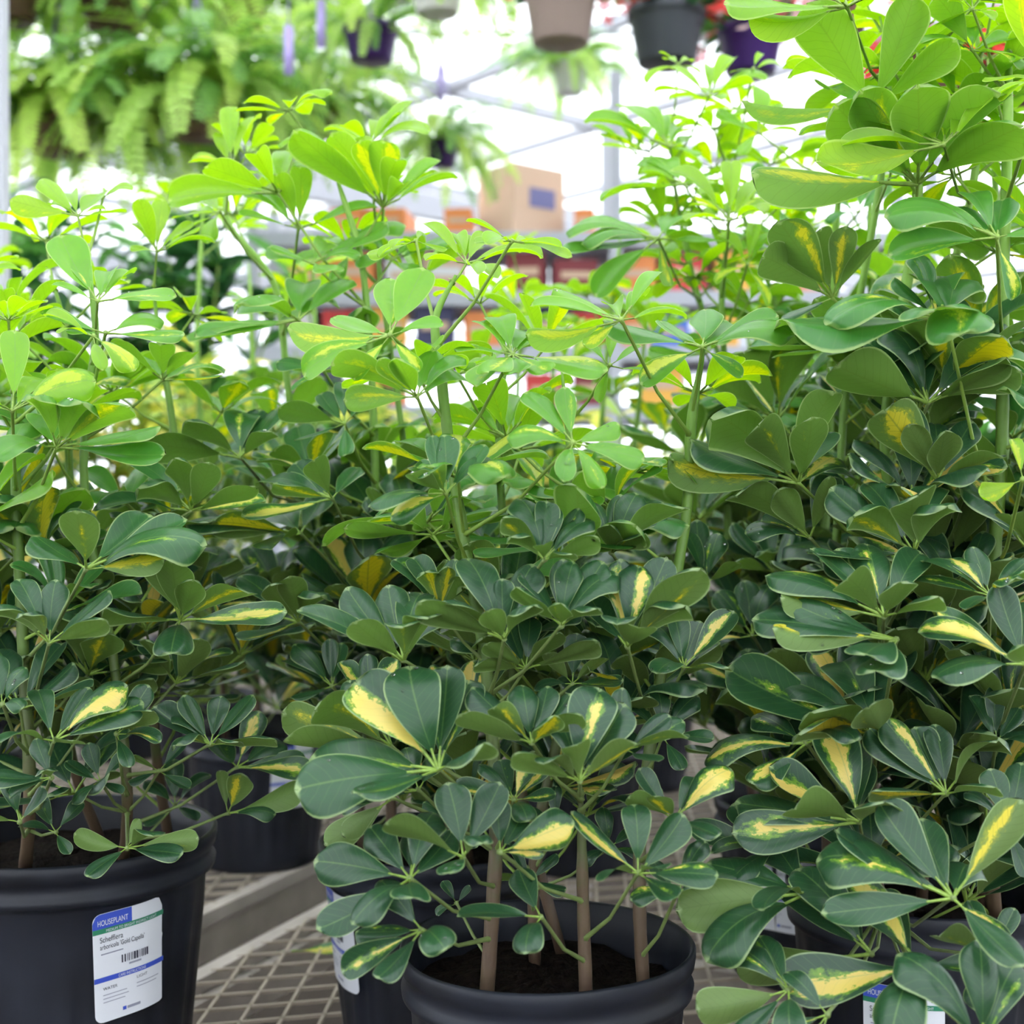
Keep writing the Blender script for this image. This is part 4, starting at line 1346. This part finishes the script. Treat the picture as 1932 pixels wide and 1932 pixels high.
def hanging_pot(root, R, H, m, ztop, strap=LILAC):
    """pot hung below the root by three straps; root sits at the pot's base"""
    prof = [(0, 0), (R * .70, 0), (R * .74, .006), (R * .93, H * .80), (R * .95, H * .82), (R, H * .83), (R, H), (R * .95, H), (R * .90, H * .85), (0, H * .82)]
    mb = MB().lathe(prof, 28)
    mb.build('pot', m, root)
    for k in range(3):
        a = 2 * PI * k / 3 + .6
        MB().tube([(R * math.cos(a), R * math.sin(a), H), (0, 0, H + .42)], .004, 5).build('hanger_strap', strap, root)
    MB().tube([(0, 0, H + .42), (0, 0, ztop - .06), (.012, 0, ztop - .02), (.02, 0, ztop + .016), (0, 0, ztop + .03), (-.02, 0, ztop + .012)], .005, 5).build('hook', strap, root)


PIPE_Z = 4.05
pipe_rows = {}


def hang_place(px, py, D):
    p = at(px, py, D)
    return p


fern_specs = [
    # px, py (pot base), depth, pot radius, height, pot material, fronds, frond length, label
    (110, 292, 5.0, .13, .13, BROWNP, 110, .64, 'Boston fern in a brown hanging pot at the far left'),
    (372, 262, 5.0, .13, .13, BROWNP, 130, .68, 'wide Boston fern in a brown hanging pot left of centre'),
    (578, 262, 5.8, .13, .13, BROWNP, 96, .60, 'Boston fern in a brown hanging pot behind the lilac tag'),
    (700, 117, 4.6, .098, .12, PURPLE, 44, .38, 'fern in the larger purple hanging pot near the top'),
    (832, 315, 6.0, .085, .11, PURPLE, 56, .42, 'fern in the small lower purple hanging pot'),
    (1075, 178, 7.5, .10, .17, GREYP, 60, .5, 'pale fern in a light grey hanging pot below the taupe pot'),
    (825, 27, 4.3, .092, .13, WHITEP, 40, .30, 'fern in a white hanging pot cut by the top edge'),
    (215, 60, 5.0, .13, .13, BROWNP, 84, .56, 'fern hanging in the top left corner above the brown-potted fern'),
    (450, 55, 5.6, .13, .13, BROWNP, 80, .54, 'fern hanging at the top left beside the larger purple pot'),
    (15, 40, 4.9, .13, .13, BROWNP, 100, .62, 'fern cut off by the left edge near the top'),
    (585, -25, 6.2, .13, .13, BROWNP, 70, .5, 'fern hanging above the lilac tag at the top edge'),
    (930, -40, 5.4, .12, .13, WHITEP, 60, .5, 'fern cut by the top edge between the white and taupe pots'),
]
pipes = []
for i, (px, py, D, R, Hh, m, nf, fl_, lb) in enumerate(fern_specs):
    p = at(px, py, D)
    t = thing('hanging_fern', lb, 'fern', p, 'hanging Boston ferns')
    hanging_pot(t, R, Hh, m, PIPE_Z - p.z)
    pipes.append((p.x, p.y, lb))
    r = random.Random(500 + i)
    for k in range(nf):
        me = FRONDS[r.randrange(9)]
        o = link('frond', me, t)
        a = k * 2.39996 + r.uniform(-.2, .2)
        rr = R * .6 * math.sqrt((k + 1) / nf)
        o.location = (rr * math.cos(a), rr * math.sin(a), Hh * .85)
        o.rotation_euler = (r.uniform(-.3, .3), r.uniform(-.55, .35), a)
        s = fl_ * r.uniform(.7, 1.15)
        o.scale = (s, s, s)

# tag strips clipped to the fern hangers
for (px, py, D, lb) in ((545, 95, 4.3, 'lilac plastic tag hanging among the fern fronds'), (832, 158, 5.9, 'lilac tag strip above the small lower purple pot'), (606, 45, 4.4, 'short lilac tag near the larger purple pot')):
    p = at(px, py, D)
    m = MB()
    m.box((0, 0, 0), (.03, .003, .16))
    m.tube([(0, 0, .08), (0, 0, PIPE_Z - p.z)], .003, 5)
    o = m.build('plant_tag', LILAC, None, p)
    o.rotation_euler = (0, .0, .3)
    tag(o, lb, 'tag', 'lilac plant tags')

# ------------------------------------------------------------------ flowering baskets, top right
petal_mb = MB()
for k in range(5):
    a = 2 * PI * k / 5
    d = Vector((math.cos(a), math.sin(a), .35))
    s = Vector((-math.sin(a), math.cos(a), 0))
    petal_mb.add([Vector((0, 0, 0)), d * .6 + s * .35, d + s * .25, d - s * .25 + Vector((0, 0, .05)), d * .6 - s * .35], [(0, 1, 2, 3, 4)])
FLOWER = {m.name: petal_mb.mesh('flower', m) for m in (RED, PINK, BLUSH)}
GLEAF = [simple_leaf(m, .3, .5) for m in BROAD]
bask = [
    (1058, 84, 4.0, .115, .17, TAUPE, 'flowering plant in the taupe hanging pot at the top', (RED,), 14, 40),
    (1258, 122, 4.2, .125, .17, CHAR, 'red begonia in the charcoal hanging pot at the top right', (RED, PINK), 80, 54),
    (1416, 140, 4.4, .112, .15, PURPLE, 'pink and white begonia in the purple hanging pot at the top right', (PINK, BLUSH, RED), 110, 50),
    (1760, 190, 4.6, .13, .15, BROWNP, 'bright red begonia basket behind the tallest right leaves', (RED,), 150, 40),
    (1930, 200, 4.4, .13, .15, BROWNP, 'red begonia basket cut by the right edge', (RED,), 120, 40),
    (1330, 70, 6.2, .13, .15, WHITEP, 'pink begonia basket behind the charcoal and purple pots', (PINK, BLUSH, RED), 150, 50),
    (1585, 60, 5.0, .13, .15, BROWNP, 'red and pink begonia basket above the right plants', (RED, PINK), 140, 40),
]
for i, (px, py, D, R, Hh, m, lb, cols, nfl, nlf) in enumerate(bask):
    p = at(px, py, D)
    t = thing('hanging_begonia', lb, 'flower basket', p, 'hanging flower baskets')
    hanging_pot(t, R, Hh, m, PIPE_Z - p.z, WHITEP)
    pipes.append((p.x, p.y, lb))
    r = random.Random(800 + i)
    for k in range(nlf):
        o = link('leaf', r.choice(GLEAF), t)
        a = r.uniform(0, 6.28)
        q = R * r.uniform(.2, 1.0)
        o.location = (q * math.cos(a), q * math.sin(a), Hh * r.uniform(.85, 1.3))
        o.rotation_euler = (r.uniform(-.3, .3), r.uniform(-1.0, .3), a)
        s = r.uniform(.07, .11)
        o.scale = (s, s, s)
    for k in range(nfl):
        o = link('flower', FLOWER[r.choice(cols).name], t)
        a = r.uniform(0, 6.28)
        q = R * r.uniform(.3, 1.9)
        o.location = (q * math.cos(a), q * math.sin(a), Hh * r.uniform(1.02, 1.9) - (max(0, q - 1.35 * R) * 1.6 if i > 1 else 0))
        o.rotation_euler = (r.uniform(-1.2, 1.2), r.uniform(-1.2, 1.2), a)
        s = r.uniform(.02, .036)
        o.scale = (s, s, s)

# the pipes that carry the baskets: one along the depth of each row
rows = []
for (x, y, lb) in sorted(pipes, key=lambda q: q[1]):
    for rw in rows:
        if abs(rw[0] - y) < .12:
            rw[1].append(x)
            break
    else:
        rows.append([y, [x], lb])
for k, (y, xs, lb) in enumerate(rows):
    o = MB().tube([(-9, y, PIPE_Z + .0), (9, y, PIPE_Z)], .015, 8).build('hanging_pipe', ALU, None)
    m2 = MB()
    for x in (-8.5, -4, 4, 8.5):
        MB().tube([(x, y, PIPE_Z), (x, y, ROOF_Z - .06)], .006, 5).build('drop_rod', ALU, o)
    tag(o, 'pipe above ' + lb, 'pipe', 'overhead pipes')

# ------------------------------------------------------------------ bushy plants behind
def bush(name, label, cat, X, Y, z0, ht, spread, mats, n, leaf_len, ratio, group, seed, potR=.13, potH=.22):
    t = thing(name, label, cat, (X, Y, z0), group)
    make_pot(t, potR, potH)
    r = random.Random(seed)
    meshes = [simple_leaf(m, ratio, c) for m in mats for c in (.4, .9)]
    stems = []
    for k in range(7):
        a = 2 * PI * k / 7 + r.uniform(-.3, .3)
        q = r.uniform(.3, 1) * spread
        P = [Vector((math.cos(a) * .04, math.sin(a) * .04, potH - .04)), Vector((math.cos(a) * q * .4, math.sin(a) * q * .4, potH + ht * .5)), Vector((math.cos(a) * q * .8, math.sin(a) * q * .8, potH + ht * r.uniform(.75, 1)))]
        P = catmull(P, 6)
        MB().tube(P, [.006 - .003 * i / len(P) for i in range(len(P))], 5).build('stem', STALK, t)
        stems.append(P)
    for k in range(n):
        P = stems[k % 7]
        i = r.randrange(3, len(P))
        o = link('leaf', r.choice(meshes), t, P[i])
        o.rotation_euler = (r.uniform(-.4, .4), r.uniform(-.9, .5), r.uniform(0, 6.28))
        s = leaf_len * r.uniform(.7, 1.2)
        o.scale = (s, s, s)


bush('croton_plant', 'yellow and cream leaved bush behind the gap left of centre', 'plant', -.70, 3.05, BTOP, .80, .24, CREAM, 260, .12, .14, 'yellow bushes behind', 1)
bush('croton_plant', 'cream leaved bush on the far bench behind the tall centre stems', 'plant', -.32, 3.35, BTOP, .74, .24, CREAM, 260, .12, .14, 'yellow bushes behind', 2)
bush('croton_plant', 'yellow leaved bush low behind the right of centre pot', 'plant', .30, 3.1, BTOP, .66, .24, CREAM, 260, .12, .14, 'yellow bushes behind', 3)
bush('croton_plant', 'yellow leaved bush at the left behind the edge plants', 'plant', -1.15, 2.85, BTOP, .62, .22, CREAM, 230, .12, .14, 'yellow bushes behind', 4)
bush('croton_plant', 'tall cream leaved bush behind the left plants', 'plant', -1.02, 3.45, BTOP, .86, .26, CREAM, 280, .13, .15, 'yellow bushes behind', 8)
bush('croton_plant', 'yellow leaved bush far behind the centre stems', 'plant', .02, 3.7, BTOP, .72, .26, CREAM, 280, .13, .15, 'yellow bushes behind', 9)
bush('rubber_plant', 'dark green broad-leaved shrub behind the left plants, nearest the edge', 'plant', -1.55, 3.9, BTOP, 1.30, .46, BROAD, 280, .20, .2, 'dark shrubs behind', 5)
bush('rubber_plant', 'dark green broad-leaved shrub behind the left plants, further in', 'plant', -1.05, 4.3, BTOP, 1.35, .46, BROAD, 280, .20, .2, 'dark shrubs behind', 6)
bush('rubber_plant', 'dark green shrub behind the gap in the middle distance', 'plant', -.62, 4.6, BTOP, .95, .42, BROAD, 240, .18, .2, 'dark shrubs behind', 7)

for k, (X, Y, ht, lb) in enumerate(((.75, 4.0, .75, 'mid green shrub in the blurred middle distance right of centre'), (.18, 4.3, .55, 'mid green shrub in the blurred middle distance at the centre'), (1.35, 3.9, .9, 'mid green shrub in the blurred middle distance behind the right plants'), (1.75, 4.2, .9, 'mid green shrub behind the right edge'), (-2.1, 4.6, 1.2, 'mid green shrub behind the left edge'))):
    on = k < 4
    bush('leafy_shrub', lb, 'plant', X, Y, BTOP if on else 0, ht - .3 if on else BTOP + ht - .1, .4, BROAD[::-1], 240, .17, .22, 'shrubs in the middle distance', 40 + k, .16, .28)

# ------------------------------------------------------------------ storage rack with goods
RY = 7.0
rk = thing('storage_rack', 'grey steel storage rack in the blurred background', 'rack', (0, RY, 0))


def xr(px):
    return (px - 966) / FPX * RY


def zr(py):
    return CAMZ + (HORIZON - py) / FPX * RY


for px, top in ((500, 380), (1152, 175), (1720, 300)):
    for dy in (-.3, .3):
        h = zr(top)
        MB().box((0, 0, h / 2), (.06, .06, h)).build('upright', RACK, rk, (xr(px), dy, 0), False)
shelves = [zr(462), zr(568), zr(668), zr(775), zr(900), zr(1060)]
for z in shelves:
    for dy in (-.3, .3):
        MB().box((0, 0, 0), (xr(1720) - xr(500), .04, .07)).build('shelf_beam', RACK, rk, ((xr(500) + xr(1720)) / 2, dy, z - .035), False)
    MB().box((0, 0, 0), (xr(1720) - xr(500), .58, .02)).build('shelf_board', RACK, rk, ((xr(500) + xr(1720)) / 2, 0, z - .0), False)


def carton(px0, px1, z, h, m, label, name='carton', rz=0.0, y=None, depth=.34, lid=True):
    w = xr(px1) - xr(px0)
    t = thing(name, label, 'box', ((xr(px0) + xr(px1)) / 2, RY - .1 if y is None else y, z + .0105), 'goods on the storage rack')
    t.rotation_euler.z = rz
    MB().box((0, 0, h / 2), (w, depth, h)).build('body', m, t, (0, 0, 0), False)
    MB().box((0, 0, h + .003), (w * .14, depth, .004)).build('tape', WHITEC, t, (0, 0, 0), False)
    MB().box((0, -depth / 2 - .002, h * .5), (w * .7, .003, h * .22)).build('printed_panel', CARD if m is not CARD else WHITEC, t, (0, 0, 0), False)
    return t


# the large cardboard box on the top shelf, corner towards the camera
bx = thing('cardboard_box', 'large tan cardboard box with blue-grey print on top of the rack', 'box', (xr(983), RY - .02, shelves[0] + .0105))
bx.rotation_euler.z = math.radians(38)
MB().box((0, 0, .18), (.34, .30, .36)).build('body', CARD, bx, (0, 0, 0), False)
MB().box((.085, 0, .362), (.165, .30, .004)).build('flap', CARD, bx, (0, 0, 0), False)
MB().box((-.085, 0, .362), (.165, .30, .004)).build('flap', CARD, bx, (0, 0, 0), False)
pp = MB().box((.02, -.152, .20), (.17, .003, .10)).build('printed_panel', TAPE, bx, (0, 0, 0), False)
tag(pp, 'blue-grey printed panel')

goods = [
    (640, 700, 0, ORANGE), (705, 780, 0, ORANGE), (845, 895, 0, ORANGE), (1085, 1120, 0, ORANGE),
    (560, 630, 1, AMBER), (640, 720, 1, ORANGE), (730, 790, 1, WHITEC), (800, 880, 1, CARD), (960, 1030, 1, MAROON), (1040, 1120, 1, MAROON), (1165, 1230, 1, ORANGE), (1240, 1310, 1, REDC), (1330, 1400, 1, AMBER), (1480, 1560, 1, ORANGE),
    (545, 610, 2, WHITEC), (620, 690, 2, REDC), (700, 770, 2, AMBER), (790, 860, 2, NAVY), (880, 950, 2, ORANGE), (980, 1060, 2, NAVY), (1080, 1140, 2, REDC), (1165, 1215, 2, ORANGE), (1225, 1290, 2, BLUEC), (1310, 1380, 2, AMBER), (1420, 1500, 2, REDC),
    (560, 640, 3, NAVY), (700, 770, 3, ORANGE), (990, 1060, 3, REDC), (1080, 1140, 3, MAROON), (1200, 1280, 3, AMBER), (1350, 1430, 3, WHITEC),
]
cname = {ORANGE.name: 'orange', AMBER.name: 'amber', WHITEC.name: 'white', CARD.name: 'tan', MAROON.name: 'maroon', REDC.name: 'red', NAVY.name: 'navy', BLUEC.name: 'blue'}
shn = ['top', 'second', 'third', 'fourth']
cnt = {}
lst = {}
for g in goods:
    lst.setdefault((g[2], g[3].name), []).append(g)
ordw = ['first', 'second', 'third', 'fourth', 'fifth']
rr = random.Random(4)
for (sh, mn), gs in lst.items():
    for k, g in enumerate(sorted(gs)):
        lab = f'{cname[mn]} carton on the {shn[sh]} shelf of the background rack'
        if len(gs) > 1:
            lab = f'{cname[mn]} carton, {ordw[k]} from the left of its colour on the {shn[sh]} rack shelf'
        carton(g[0], g[1], shelves[sh], rr.uniform(.14, .21) if sh else .12, g[3], lab, rz=rr.uniform(-.15, .15))
